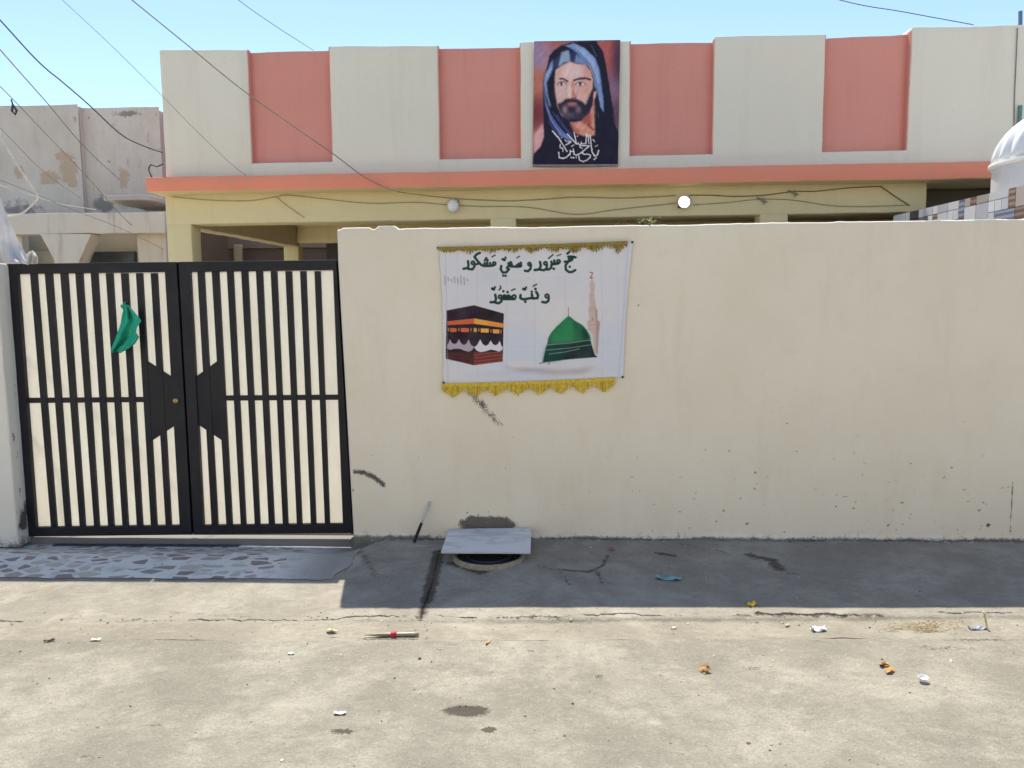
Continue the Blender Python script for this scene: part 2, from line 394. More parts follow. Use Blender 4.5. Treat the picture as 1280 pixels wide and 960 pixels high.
# street, fine near the camera
X, Y = strip(yb2(XS)-.006, np.full(XS.shape, -4.6), .016); Z = zg(X, Y)
Rf = np.zeros_like(X); Gf = np.zeros_like(X); Bf = np.zeros_like(X)
for c, rx, ry, k in [((583,889),.15,.07,1.3), ((612,912),.05,.035,1.2), ((427,914),.10,.04,.9), ((748,845),.05,.03,.8), ((850,852),.10,.05,.4),
                     ((940,835),.2,.1,.4), ((110,945),.14,.03,.5), ((1010,880),.12,.06,.3), ((700,880),.3,.12,.25), ((1180,810),.5,.10,.45), ((330,850),.5,.15,.3),
                     ((1230,800),.5,.03,.6), ((1110,765),.3,.03,.3)]:
    blob(Rf, X, Y, PG(*c), rx, ry, k)
for _ in range(60): blob(Rf, X, Y, (RNG.uniform(-3, 3), RNG.uniform(-3, -1.5)), RNG.uniform(.02, .10), RNG.uniform(.01, .03), RNG.uniform(.3, .6))
for _ in range(25): blob(Bf, X, Y, (RNG.uniform(-3, 3), RNG.uniform(-3, -1.5)), RNG.uniform(.1, .5), RNG.uniform(.05, .15), RNG.uniform(.3, .6))
MAT_ST = ground_mat('street concrete', (.415,.388,.315), (.275,.254,.205), .7, 1.35)
st = grid('street', col3(X, Y, Z), MAT_ST, attrs={'mask': col3(Rf, Gf, Bf)}); tag(st, kind='structure')
# the rest of the world's floor
gm = ground_mat('dusty ground', (.33,.29,.23), (.28,.25,.2), .4, 1)
g = MB().add([(-300,-300,-.16),(300,-300,-.16),(300,300,-.16),(-300,300,-.16)], [(0,1,2,3)]).build('ground', gm); tag(g, kind='structure')
# courtyard behind the wall
cf = MB().box(-6.5, 9, .362, 12, -.15, -.062).build('courtyard_floor', simple('courtyard cement', (.50,.45,.36), .9, .12, 6)); tag(cf, kind='structure')

# crazy-paved apron in front of the gate
xs = np.arange(-4.6, -1.17, .02); ys = np.linspace(.262, -.735, 60)
X, Y = np.meshgrid(xs, ys)
Xr = X + 0; Xr = X + np.clip((X+1.75)/.58, 0, 1)*.22*(vnoise(Y, Y*0, 4, 43, 3)-.75); Yr = Y + np.where(Y < -.5, .03*(vnoise(X, Y*0, 4, 41)-.5), 0)
n = N('crazy paving'); mp = n.map((8.0, 12.5, 1)); nz = n.noise(3.5, 3)
ws = n.t.nodes.new('ShaderNodeVectorMath'); ws.operation = 'ADD'; n.set(ws.inputs[0], mp)
wsc = n.t.nodes.new('ShaderNodeVectorMath'); wsc.operation = 'SCALE'; n.set(wsc.inputs[0], n.t.nodes[-3].outputs[0] if False else nz); wsc.inputs['Scale'].default_value = .6
n.set(ws.inputs[1], wsc.outputs[0])
rot = n.t.nodes.new('ShaderNodeVectorRotate'); rot.rotation_type = 'Z_AXIS'; rot.inputs['Angle'].default_value = .35; n.set(rot.inputs['Vector'], ws.outputs[0])
edge = n.vor(1.0, 'DISTANCE_TO_EDGE', rot.outputs[0]); cell = n.vor(1.0, 'F1', rot.outputs[0], 'Color')
c1, c2, c3 = n.sep(cell)
shard = n.mix(n.ramp(c1, .35, .45), (.24,.17,.145), n.mix(n.ramp(c1, .52, .56), (.40,.31,.26), n.mix(n.ramp(c1, .72, .76), (.20,.18,.185), (.50,.45,.37))))
sx = n.t.nodes.new('ShaderNodeSeparateXYZ'); n.set(sx.inputs[0], n.co)
fade = n.ramp(n.math('ADD', sx.outputs[0], n.math('MULTIPLY', n.noise(5, 5), .9)), -1.35, -1.05, 1, 0)
on = n.math('MULTIPLY', n.math('MULTIPLY', n.ramp(edge, .10, .15), n.ramp(c2, .14, .18)), n.math('MULTIPLY', fade, .9))
grout = n.mix(n.noise(14, 5), (.78,.755,.70), (.64,.62,.565))
grout = n.mix(n.ramp(sx.outputs[0], -1.75, -1.35), grout, n.mix(n.noise(9, 6), (.40,.385,.35), (.24,.23,.205)))
grout = n.mix(n.math('MULTIPLY', n.ramp(n.noise(7, 5), .5, .7), .5), grout, (.33,.29,.25))
n.bump(n.math('ADD', on, n.noise(60, 4)), .3, .004)
CRAZY = n.color(n.mix(on, grout, shard), .6, .3)
ap = grid('tiled_apron', col3(Xr, Yr, zg(Xr, Yr)+.005), CRAZY); tag(ap, kind='structure')

# ------------------------------------------------------------------ boundary wall
MAT_WALL = wall_mat('cream wall plaster', (.86,.785,.64))
WX0, WX1, WTOP = -1.393, 9.0, 2.125
xs = np.concatenate([np.arange(WX0, 3.9, .010), np.linspace(3.91, WX1, 60)])
zs = np.concatenate([np.arange(-.09, WTOP-.04, .010), np.linspace(WTOP-.04, WTOP, 7)])
Xw, Zw = np.meshgrid(xs, zs)
top_var = .008*Xw/3 + .012*(vnoise(Xw, Xw*0, 2.1, 51)-.5) + .010*np.clip(vnoise(Xw, Xw*0, 14, 52)-.5, 0, 1)
for x0, x1, h in [(P(424,285,Y=0)[0], P(466,285,Y=0)[0], .012), (P(468,284,Y=0)[0], P(498,284,Y=0)[0], .022)]:
    top_var += h*sstep((Xw-x0)/.03)*sstep((x1-Xw)/.03)
Zd = Zw + top_var*np.clip((Zw-(WTOP-.05))/.05, 0, 1)
lean = .05*np.clip((1.9-Zw)/1.9, 0, 1)*np.clip(1-(Xw-WX0)/.4, 0, 1)      # the end of the wall leans
Xd = Xw + lean
Yw = .010*(vnoise(Xw, Zw, .8, 53)-.5) + .004*(vnoise(Xw, Zw, 5, 54)-.5)
Yw += .014*np.exp(-(Xw-WX0)/.008) + .012*np.exp(-(WTOP-Zw)/.008)
Yw -= .02*np.clip(1-(Zw+.01)/.05, 0, 1)*vnoise(Xw, Zw*0, 6, 55)          # rough cement fillet at the foot
Rf = np.zeros_like(Xw); Gf = np.zeros_like(Xw); Bf = np.zeros_like(Xw)
PW = lambda *pts: [(P(x, y, Y=0)[0], P(x, y, Y=0)[2]) for x, y in pts]
st_ = lambda F_, pts, w, k=1.0: stroke(F_, Xd, Zd, PW(*pts), w, k)
st_(Rf, [(444,590),(456,591),(468,597),(479,606)], .04, .95); st_(Rf, [(462,595),(478,607)], .03, .6)
st_(Rf, [(590,490),(600,503),(612,518),(622,528)], .085, .60); st_(Rf, [(586,492),(597,500)], .05, .65)
st_(Bf, [(582,657),(636,657)], .075, 1.2); st_(Bf, [(588,650),(632,651)], .055, 1.1)
for q in [(584,641),(584,647),(611,640),(598,644),(605,646),(621,644),(632,646),(636,650)]: blob(Rf, Xd, Zd, PW(q)[0], .018, .02, .75)
st_(Rf, [(582,657),(636,658)], .012, .6)
st_(Rf, [(1266,600),(1264,640),(1263,672)], .012, .75)
for (x, y), r, k in [((1235,656),.022,1.2), ((797,372),.008,.9), ((798,382),.012,1.1), ((966,515),.01,.8), ((1086,650),.014,.9), ((1085,660),.012,.8), ((1045,633),.014,.85), ((1042,641),.012,.7),
                     ((1028,634),.008,.7), ((895,652),.016,.9), ((929,653),.012,.7), ((862,660),.018,.8), ((875,666),.014,.7), ((1128,655),.02,.7), ((1120,662),.018,.7), ((1016,648),.012,.5),
                     ((632,586),.012,.9), ((797,498),.010,.8), ((441,613),.02,.9), ((450,598),.012,.8), ((1170,610),.02,.6), ((1120,600),.03,.55), ((1180,596),.03,.5), ((960,596),.03,.5), ((945,612),.02,.5),
                     ((1205,612),.04,.45), ((780,640),.02,.55), ((870,617),.015,.6), ((565,634),.015,.6), ((772,580),.03,.4), ((810,590),.03,.4), ((480,555),.02,.5), ((488,562),.02,.4)]:
    blob(Rf, Xd, Zd, PW((x, y))[0], r, r*1.3, k)
for _ in range(340):
    x, y = RNG.uniform(780, 1280), 680-abs(RNG.normal(0, 75)); r = RNG.uniform(.005, .016)
    blob(Rf, Xd, Zd, PW((x, y))[0], r*RNG.uniform(1, 2.2), r*RNG.uniform(.8, 1.6), RNG.uniform(.4, .85))
for _ in range(60):
    x, y = RNG.uniform(440, 1280), RNG.uniform(320, 660); r = RNG.uniform(.004, .010); blob(Rf, Xd, Zd, PW((x, y))[0], r, r, RNG.uniform(.4, .7))
for _ in range(9):
    x, z = RNG.uniform(-1.2, 3.2), RNG.uniform(.3, 1.7); pts = [(x, z)]; an = RNG.uniform(-1.8, -1.0) if RNG.random() < .6 else RNG.uniform(-.4, .4)
    for k in range(7): an += RNG.normal(0, .35); x += .06*math.cos(an); z += .06*math.sin(an); pts.append((x, z))
    stroke(Rf, Xd, Zd, pts, .011, .40)
for _ in range(70):
    x, z = RNG.uniform(-1.3, 3.3), abs(RNG.normal(0, .55))+.05; a_ = RNG.uniform(-.5, .5); L_ = RNG.uniform(.02, .09)
    stroke(Rf, Xd, Zd, [(x, z), (x+L_*math.cos(a_), z+L_*math.sin(a_))], RNG.uniform(.010, .018), RNG.uniform(.28, .5))
ft = Zd - .015*(vnoise(Xd, Xd*0, 3, 56)-.5)
np.maximum(Gf, np.clip(1-(ft-.0)/.034, 0, 1)*(.45+.75*vnoise(Xd, Zd*0, 3, 57)), out=Gf)
np.maximum(Gf, np.clip(1-(ft-.0)/.13, 0, 1)*(.1+.55*vnoise(Xd, Zd, 7, 58)), out=Gf)
np.maximum(Gf, np.clip(1-(Xd-WX0-.05)/.02, 0, 1)*np.clip(1-Zd/.5, 0, 1)*.6, out=Gf)
co = col3(Xd, Yw, Zd)
wall = grid('boundary_wall', co, MAT_WALL, base=(2.0, 0, -.09), attrs={'mask': col3(Rf, Gf, Bf)})
# give it its thickness: top, back and left end joined on to the front sheet
me = wall.data; bm = bmesh.new(); bm.from_mesh(me); bm.verts.ensure_lookup_table()
nr, nc = co.shape[:2]; VL = list(bm.verts); vi = lambda r, c: VL[r*nc+c]
tb = []
for c in range(nc):
    p = vi(nr-1, c).co.copy(); p.y = .22; p.z += .006*mnoise.noise(p*9); tb.append(p)
tbv = [bm.verts.new(p) for p in tb]; bm.verts.ensure_lookup_table()
for c in range(nc-1): bm.faces.new((vi(nr-1, c), vi(nr-1, c+1), tbv[c+1], tbv[c]))
lb = [bm.verts.new((vi(r, 0).co.x, .22, vi(r, 0).co.z)) for r in range(0, nr-1)] + [tbv[0]]; bm.verts.ensure_lookup_table()
for r in range(nr-1): bm.faces.new((vi(r, 0), vi(r+1, 0), lb[r+1], lb[r]))
rbv = bm.verts.new((vi(0, nc-1).co.x, .22, vi(0, nc-1).co.z)); bm.verts.ensure_lookup_table()
bm.faces.new((lb[0], tbv[0], tbv[-1], rbv)); bm.faces.new((vi(0, nc-1), rbv, tbv[-1], vi(nr-1, nc-1)))
bm.to_mesh(me); bm.free(); me.polygons.foreach_set('use_smooth', [True]*len(me.polygons)); me.set_sharp_from_angle(angle=math.radians(50))
tag(wall, 'long cream plastered garden wall, scuffed and speckled, carrying the white fringed banner', 'wall')

op = thing('added_opposite_house', (0, -10.5, -.1), 'unseen cream house front across the street, added to bounce sunlight', 'house')  # unseen front, added so warm sunlight bounces onto the shaded walls
rough_box(-14, 14, -10.8, -10.5, -.1, 5.2, 'front_wall', plaster('sunlit cream paint', (.70,.63,.52), None, .3), op, step=1.0, amp=.01)
for x in (-8, -3, 3, 8):
    w_ = MB().box(x-.6, x+.6, -10.497, -10.45, 1.2, 2.6).build('window', simple('brown shutter %d' % x, (.2,.13,.08), .6, .2, 6), op)
# ------------------------------------------------------------------ left pillar / wall with its stain
PY0 = .12
px1 = P(20, 640, Y=PY0)[0]
xs = np.linspace(-9, px1, 120); xs = np.concatenate([np.linspace(-9, -4.6, 30), np.arange(-4.58, px1, .012)])
zs = np.arange(-.1, 1.92, .02)
Xp, Zp = np.meshgrid(xs, zs)
MAT_PIL = plaster('pale stained plaster', (.66,.63,.56), (.30,.26,.2), .5)
lw = thing('pillar_wall', (-5, PY0, -.1), 'pale plastered wall end beside the gate with a black stain at its foot', 'wall')
xg0 = P(12, 332, Y=GATE_Y)[0]; xg1 = P(37, 668, Y=GATE_Y)[0]
front = [(-9,PY0,-.12),(px1,PY0,-.12),(xg1-.002,GATE_Y+.12,-.12),(-9,GATE_Y+.12,-.12)]
pxt = P(-6, 330, Y=PY0)[0]
top = [(-9,PY0,1.93),(pxt,PY0,1.93),(xg0-.002,GATE_Y+.12,1.93),(-9,GATE_Y+.12,1.93)]
rough_hull(front, top, 'wall_body', MAT_PIL, lw, step=.15, amp=.006)
# plaster skin of the visible face and of the reveal beside the gate, with the sooty stain
a_ = np.arange(-4.6, px1, .012); npx = len(a_); rv = np.linspace(0, 1, 26)[1:]
zs = np.arange(-.12, 1.925, .012)
sk = np.zeros((len(zs), npx+25, 3)); hgt = (zs+.12)/2.05
for j, (z, hh) in enumerate(zip(zs, hgt)):
    xe = px1*(1-hh)+pxt*hh; xe2 = (xg1-.004)*(1-hh)+(xg0-.004)*hh
    sk[j, :npx, 0] = -4.6 + (a_+4.6)*(xe+4.6)/(a_[-1]+4.6); sk[j, :npx, 1] = PY0-.008
    sk[j, npx:, 0] = xe+.006 + (xe2-xe)*rv; sk[j, npx:, 1] = PY0-.008 + (GATE_Y+.05-PY0)*rv
    sk[j, :, 2] = z
U_ = np.concatenate([a_-px1, rv*.18])[None, :]*np.ones((len(zs), 1)); Zs = sk[..., 2]
sk[..., 0] += .004*(vnoise(U_, Zs, 6, 91)-.5); sk[..., 1] -= .004*vnoise(U_, Zs, 9, 92)
Rf = np.zeros_like(U_); Gf = np.zeros_like(U_); Bf = np.zeros_like(U_)
zc = float(P(22,652,Y=PY0+.06)[2])
blob(Rf, U_, Zs, (.075, zc), .085, .14, 1.25); blob(Rf, U_, Zs, (.11, zc+.07), .05, .12, 1.0); blob(Rf, U_, Zs, (.04, zc-.03), .05, .08, .9)
for k in range(9): stroke(Rf, U_, Zs, [(.02+.016*k, zc+.02), (.015+.017*k, zc+.06+.10*RNG.random())], .010, .7)
stroke(Rf, U_, Zs, [(.10, zc+.1),(.095,.7),(.10,1.0)], .008, .35)
np.maximum(Gf, np.clip(1-(Zs+.10)/.10, 0, 1)*.6, out=Gf)
for k in range(8): blob(Bf, U_, Zs, (RNG.uniform(-.02, .15), RNG.uniform(.0, 1.7)), .03, .12, .55)
grid('plaster_face', sk, wall_mat('pale pillar plaster', (.84,.80,.71)), lw, attrs={'mask': col3(Rf, Gf, Bf)})

# ------------------------------------------------------------------ gate
def gate_paint():
    n = N('black gate paint'); k = n.noise(3, 5)
    c = n.mix(n.math('MULTIPLY', n.ramp(n.noise(9, 6, .7), .5, .8), .4), (.012,.012,.017), (.035,.033,.034))
    n.bump(n.noise(90, 3), .08, .002)
    return n.color(c, n.ramp(k, .3, .7, .38, .6), .35)
GATEP = gate_paint()
def sheet_mat():
    n = N('reeded translucent sheet')
    c = n.mix(n.ramp(n.noise(4, 5, .6, n.map((3,1,.6))), .35, .7), (.88,.87,.82), (.84,.82,.755))
    c = n.mix(n.math('MULTIPLY', n.ramp(n.noise(120, 3, .6, n.map((1,1,.25))), .4, .7), .12), c, (.62,.60,.55))
    n.color(c, .6, .2)
    n.bump(n.noise(150, 3, .5, n.map((1,1,.2))), .3, .003)
    tr = n.t.nodes.new('ShaderNodeBsdfTranslucent'); n.set(tr.inputs['Color'], c)
    mx = n.t.nodes.new('ShaderNodeMixShader'); mx.inputs[0].default_value = .63
    n.t.links.new(n.b.outputs[0], mx.inputs[1]); n.t.links.new(tr.outputs[0], mx.inputs[2]); n.t.links.new(mx.outputs[0], n.out.inputs[0])
    return n.m
SHEET = sheet_mat()
BRASS = simple('worn brass', (.42,.30,.13), .4, .2, 60, .5, .7)
G_ = lambda x, y, dy=0: P(x, y, Y=GATE_Y+dy)
def gx(p): return (float(p[0]), float(p[2]))
gate = thing('metal_gate', (float(G_(240,668)[0]), GATE_Y, float(G_(240,668)[2])), 'black barred double gate with pale sheet infill and a brass lock', 'gate')
def leaf(tl, tr, br, bl, gaps_top, gaps_bot, plate, lock=None):
    """corner pixels; gaps: light openings left to right, given along the top and the bottom rail"""
    y0, y1 = GATE_Y-.02, GATE_Y+.02
    lerp = lambda a, b, t: (a[0]+(b[0]-a[0])*t, a[1]+(b[1]-a[1])*t)
    f = MB()
    # outer frame as one ring
    it, ib = 12.5, 11.5
    TL, TR, BR, BL = [gx(G_(*q)) for q in (tl, tr, br, bl)]
    itl = gx(G_(gaps_top[0][0], tl[1]+it)); itr = gx(G_(gaps_top[-1][1], tr[1]+it))
    ibl = gx(G_(gaps_bot[0][0], bl[1]-ib)); ibr = gx(G_(gaps_bot[-1][1], br[1]-ib))
    o, i = [TL,TR,BR,BL], [itl,itr,ibr,ibl]
    v = [(x,y0,z) for x,z in o] + [(x,y0,z) for x,z in i] + [(x,y1,z) for x,z in o] + [(x,y1,z) for x,z in i]
    fc = []
    for k in range(4):
        k2 = (k+1) % 4
        fc += [(k,k2,4+k2,4+k), (8+k2,8+k,12+k,12+k2), (k2,k,8+k,8+k2), (4+k,4+k2,12+k2,12+k)]
    f.add(v, fc)
    fr = f.build('gate_leaf', GATEP, gate, bevel=.003)
    # bars between the openings
    for q in range(len(gaps_top)-1):
        a0, a1 = gaps_top[q][1], gaps_top[q+1][0]; b0, b1 = gaps_bot[q][1], gaps_bot[q+1][0]
        ty = tl[1]+it-1; by = bl[1]-ib+1
        poly = [gx(G_(a0,ty)), gx(G_(a1,ty)), gx(G_(b1,by)), gx(G_(b0,by))]
        MB().prism(poly, GATE_Y-.012, GATE_Y+.012).build('bar', GATEP, fr, bevel=.002)
    # middle rail, stopped at the lock plate
    xl0, xl1 = (gaps_top[0][0]+gaps_bot[0][0])/2, (gaps_top[-1][1]+gaps_bot[-1][1])/2
    pm = [p[0] for p in plate]
    if lock: ra, rb = xl0-2, min(pm)+3
    else: ra, rb = max(pm)-3, xl1+2
    ya = 500.5 if lock else 497.5; dz = -3/400
    poly = [gx(G_(ra, ya-3.2)), gx(G_(rb, ya-3.2+dz*(rb-ra))), gx(G_(rb, ya+3.2+dz*(rb-ra))), gx(G_(ra, ya+3.2))]
    MB().prism(poly, GATE_Y-.008, GATE_Y+.008).build('middle_rail', GATEP, fr)
    # infill
    xa, xb = gaps_top[0][0]-4, gaps_top[-1][1]+4; ba, bb = gaps_bot[0][0]-4, gaps_bot[-1][1]+4
    poly = [gx(G_(xa, tl[1]+6)), gx(G_(xb, tr[1]+6)), gx(G_(bb, br[1]-5)), gx(G_(ba, bl[1]-5))]
    MB().prism(poly, GATE_Y+.0125, GATE_Y+.0165).build('infill_panel', SHEET, fr)
    pl = MB().prism([gx(G_(*q)) for q in plate], GATE_Y-.0085, GATE_Y-.0045).build('lock_plate', GATEP, fr)
    if lock:
        c = G_(*lock, dy=-.03); m = MB()
        pr = [(.0001,.012),(.013,.012),(.017,.009),(.021,.004),(.021,-.02)]
        m.lathe((0,0,0), pr, 20); m.box(-.0025,.0025,-.009,.009,.0115,.0135)
        m.v = [(c[0]+x, c[1]-z, c[2]+y) for x,y,z in m.v]
        m.build('lock_cylinder', BRASS, fr, sm=40)
zx = lambda a: [(x0/2.285, x1/2.285) for x0, x1 in a]
leaf((10,330),(222,327.5),(241,667.5),(36,670),
     zx([(54,88),(106,130),(150,174),(194,217),(237,261),(280,304),(323,347),(366,390),(408,432),(450,474)]),
     zx([(107,148),(164,188),(204,230),(245,271),(285,311),(327,352),(368,393),(409,433),(450,475),(491,516)]),
     [(184.5,450.5),(213,469),(222,471),(226,531),(219,532),(191,550.5)], (219.7,501))
leaf((224.5,327.5),(421,325),(441.5,665.5),(243.5,667.5),
     zx([(546,565),(584,606),(626,649),(667,690),(709,732),(751,774),(792,816),(834,858),(875,899),(916,953)]),
     zx([(584,606),(624,648),(665,689),(704,729),(744,769),(785,809),(824,849),(864,889),(904,929),(943,981)]),
     [(241,471),(247,469.5),(272.4,451),(286,555.5),(250.6,532),(244,531)])
tip = [gx(G_(*q)) for q in ((220,327.6),(227.5,327.4),(246,666.5),(239,666.8))]
rl = [o for o in gate.children if o.name.startswith('gate_leaf')]
MB().prism(tip, GATE_Y+.0215, GATE_Y+.0265).build('sun_block_strip', GATEP, rl[-1])  # added behind the leaves to stop sun streaking through their gap
xp0, xp1 = float(G_(421,328)[0]), float(G_(441,665)[0])
MB().hull8([(xp1-.02,GATE_Y+.022,-.06),(WX0+.09,GATE_Y+.022,-.06),(WX0+.09,GATE_Y+.06,-.06),(xp1-.02,GATE_Y+.06,-.06)], [(xp0-.02,GATE_Y+.022,1.93),(WX0+.06,GATE_Y+.022,1.93),(WX0+.06,GATE_Y+.06,1.93),(xp0-.02,GATE_Y+.06,1.93)]).build('sun_block_post', GATEP, gate)  # added behind the leaf to block sun leaking past the wall end
# threshold step under the gate
sz = float(P(240,672.5,Y=GATE_Y)[2])
step = rough_hull([(-4.1,GATE_Y,-.22),(-1.345,GATE_Y,-.22),(-1.345,.9,-.22),(-4.1,.9,-.22)],
                  [(-4.1,GATE_Y,sz-.004),(-1.345,GATE_Y,sz+.0),(-1.345,.9,sz+.0),(-4.1,.9,sz-.004)], 'threshold_step',
                  plaster('dusty cement step', (.23,.22,.205), None, .3), base=(-2.7,.25,-.22), step=.2, amp=.003, bevel=.006)
tag(step, 'low grey cement doorstep running under the black gate', 'step')
# drain grating strip lying at the foot of the step
m = MB(); xa, xb = float(P(68,688,Y=GATE_Y-.02)[0]), float(P(300,686,Y=GATE_Y-.02)[0])
zz = float(zg(np.array([-2.5]), np.array([GATE_Y-.01]))[0])
for yy in (GATE_Y-.045, GATE_Y-.015): m.box(xa, xb, yy, yy+.006, zz-.002, zz+.014)
for i in range(int((xb-xa)/.02)):
    x = xa+.01+i*.02; m.box(x, x+.008, GATE_Y-.039, GATE_Y-.015, zz+.001, zz+.012)
tag(m.build('drain_strip', simple('dark drain metal', (.07,.075,.08), .6, .3, 40), base=((xa+xb)/2, GATE_Y-.02, zz)), 'thin dark slotted drain strip along the foot of the doorstep', 'drain')

# ------------------------------------------------------------------ the house
HY = 4.0
CREAM = plaster('cream parapet paint', (.83,.76,.62), (.60,.53,.42), .26, .9)
PINK = plaster('pink panel paint', (.76,.325,.255), (.60,.24,.19), .45, .9)
SLABP = plaster('salmon slab paint', (.88,.315,.20), (.66,.33,.24), .45, 1.2)
YEL = plaster('pale yellow paint', (.74,.64,.38), (.55,.46,.27), .3, .7)
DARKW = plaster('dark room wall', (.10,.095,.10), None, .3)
house = thing('house', (0, HY, -.06), 'single storey cream house with salmon roof edge and four pink parapet panels', 'house')
Q = lambda x, y, dy=0.: P(x, y, Y=HY+dy)
RS = .15          # parapet set back from the slab edge
zslab_t = lambda X: float(np.interp(X, [-4.76, 5.2], [3.163, 3.211])); zslab_b = lambda X: float(np.interp(X, [-4.76, 5.2], [2.994, 3.015]))
xa, xb = -4.76, 7.5
rough_hull([(xa,HY,zslab_b(xa)),(xb,HY,zslab_b(xb)),(xb,9,zslab_b(xb)),(xa,9,zslab_b(xa))],
           [(xa,HY,zslab_t(xa)),(xb,HY,zslab_t(xb)),(xb,9,zslab_t(xb)),(xa,9,zslab_t(xa))], 'roof_slab', [SLABP, YEL], house, step=.16, amp=.007, bevel=.007)
sl_o = house.children[0]
for p in sl_o.data.polygons:
    if p.normal.z < -.7: p.material_index = 1
tops = [(197,62,308,62,1,None), (308,66,412,63,0,(204,203)), (412,57,547,57,1,None), (547,61,651,59,0,(202,200)), (651,52,787,51,1,None), (787,55,892,53,0,(195,192)),
        (892,45,1029,43,1,None), (1029,48,1138,43,0,(187.5,188)), (1136,34,1300,31,1,None)]
zrec = lambda X: float(np.interp(X, [Q(316,204,RS)[0], Q(1128,188,RS)[0]], [Q(316,204,RS)[2], Q(1128,188,RS)[2]]))
pil_x = []
for x0, y0, x1, y1, cream, bot in tops:
    if cream:
        yb = 190
        a, b = Q(x0, y0, RS), Q(x1, y1, RS)
        A, B = float(Q(x0+ (8 if x0 == 197 else 3 if x0 < 600 else 0), yb, RS)[0]), float(Q(x1 + (6 if x1 < 400 else 2 if x1 < 700 else 0), yb, RS)[0])
        A, B = .35*float(a[0])+.65*A, .35*float(b[0])+.65*B
        if x0 == 197: A = float(a[0])+.02
        if x1 == 1300: B = float(a[0]) + 3.6
        za, zb = float(a[2]), float(b[2]); y0_, y1_ = HY+RS, HY+RS+.30
        z0a, z0b = 3.15, 3.16
        rough_hull([(A,y0_,z0a),(B,y0_,z0b),(B,y1_,z0b),(A,y1_,z0a)], [(A,y0_,za),(B,y0_,zb),(B,y1_,zb),(A,y1_,za)], 'pilaster', CREAM, house, amp=.006, bevel=.012)
        pil_x.append((A, B))
for x0, y0, x1, y1, cream, bot in tops:
    if not cream:
        k = [i for i, t in enumerate(tops) if t[0] == x0][0]//2
        A, B = pil_x[k][1]-.008, pil_x[k+1][0]+.008
        dep = .085
        za, zb = float(Q(x0+8, y0, RS+dep)[2]), float(Q(x1-4, y1, RS+dep)[2])
        y0_, y1_ = HY+RS+dep, HY+RS+.27
        po = rough_hull([(A,y0_,zrec(A)-.01),(B,y0_,zrec(B)-.01),(B,y1_,zrec(B)-.01),(A,y1_,zrec(A)-.01)], [(A,y0_,za),(B,y0_,zb),(B,y1_,zb),(A,y1_,za)], 'recessed_panel', PINK, house, amp=.006, bevel=.006)
        # pink paint carried round on to the sides of the recess
        for xx, s_ in ((A+.008, 1), (B-.008, -1)):
            zt = (za if s_ > 0 else zb) + .015; zl = zrec(xx)+.004
            MB().hull8([(xx-.002,y0_+.01,zl),(xx+.010*1,y0_+.01,zl),(xx+.010,HY+RS+.012,zl),(xx-.002,HY+RS+.012,zl)] if s_ > 0 else [(xx-.010,y0_+.01,zl),(xx+.002,y0_+.01,zl),(xx+.002,HY+RS+.012,zl),(xx-.010,HY+RS+.012,zl)],
                    [(xx-.002,y0_+.01,zt),(xx+.010,y0_+.01,zt),(xx+.010,HY+RS+.012,zt),(xx-.002,HY+RS+.012,zt)] if s_ > 0 else [(xx-.010,y0_+.01,zt),(xx+.002,y0_+.01,zt),(xx+.002,HY+RS+.012,zt),(xx-.010,HY+RS+.012,zt)]).build('panel_reveal', PINK, po)
for (q0, A), (B, q1) in zip(pil_x[:-1], pil_x[1:]):
    A, B = A-.012, B+.012; y0_ = HY+RS+.003
    rough_hull([(A,y0_,3.15),(B,y0_,3.16),(B,HY+RS+.26,3.16),(A,HY+RS+.26,3.15)], [(A,y0_,zrec(A)),(B,y0_,zrec(B)),(B,HY+RS+.26,zrec(B)),(A,HY+RS+.26,zrec(A))], 'panel_sill', CREAM, house, amp=.004, bevel=.006)
# beam and columns
BY = HY+.28; zbm = lambda X: 2.655 + .003*X
cx0 = float(P(208,290,Y=BY)[0]); bx1 = float(P(1158,255,Y=BY)[0])
rough_hull([(cx0,BY,zbm(cx0)),(bx1,BY,zbm(6)),(bx1,BY+.28,zbm(6)),(cx0,BY+.28,zbm(cx0))], [(cx0,BY,3.01),(bx1,BY,3.03),(bx1,BY+.28,3.03),(cx0,BY+.28,3.01)], 'front_beam', YEL, house, amp=.006, bevel=.012)
for a, b in ((208,239),(613,645),(950,985)):
    A, B = float(P(a,285,Y=BY+.003)[0]), float(P(b,285,Y=BY+.003)[0])
    rough_box(A, B, BY+.004, BY+.27, -.06, zbm(A)+.01, 'column', YEL, house, amp=.005, bevel=.012)
sxa = float(P(240,290,Y=BY)[0])-.28
BX = float(P(357,312,Y=8.2)[0])
rough_hull([(sxa,BY+.27,2.62),(sxa+.24,BY+.27,2.62),(BX+.24,8.2,2.66),(BX,8.2,2.66)], [(sxa,BY+.27,3.0),(sxa+.24,BY+.27,3.0),(BX+.24,8.2,3.0),(BX,8.2,3.0)], 'side_beam', plaster('brownish beam paint', (.60,.50,.34), (.3,.24,.16), .4), house, amp=.012, scale=4)
rough_box(BX, BX+.26, 8.1, 8.36, -.06, 2.67, 'column', YEL, house, amp=.006)
rough_box(BX+.24, 7.4, 8.1, 8.28, 2.72, 3.0, 'rear_beam', YEL, house, amp=.006)
rough_box(bx1+.002, 7.3, BY+.5, BY+.6, -.06, 2.99, 'room_wall', plaster('painted shade wall', (.13,.115,.09), None, .3), house, amp=.006)  # added wall, its dark colour stands in for shade under the roof
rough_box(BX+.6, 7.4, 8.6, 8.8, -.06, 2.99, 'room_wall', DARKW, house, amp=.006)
rough_box(7.3, 7.5, BY+.3, 8.6, -.06, 2.99, 'room_wall', DARKW, house, amp=.006)

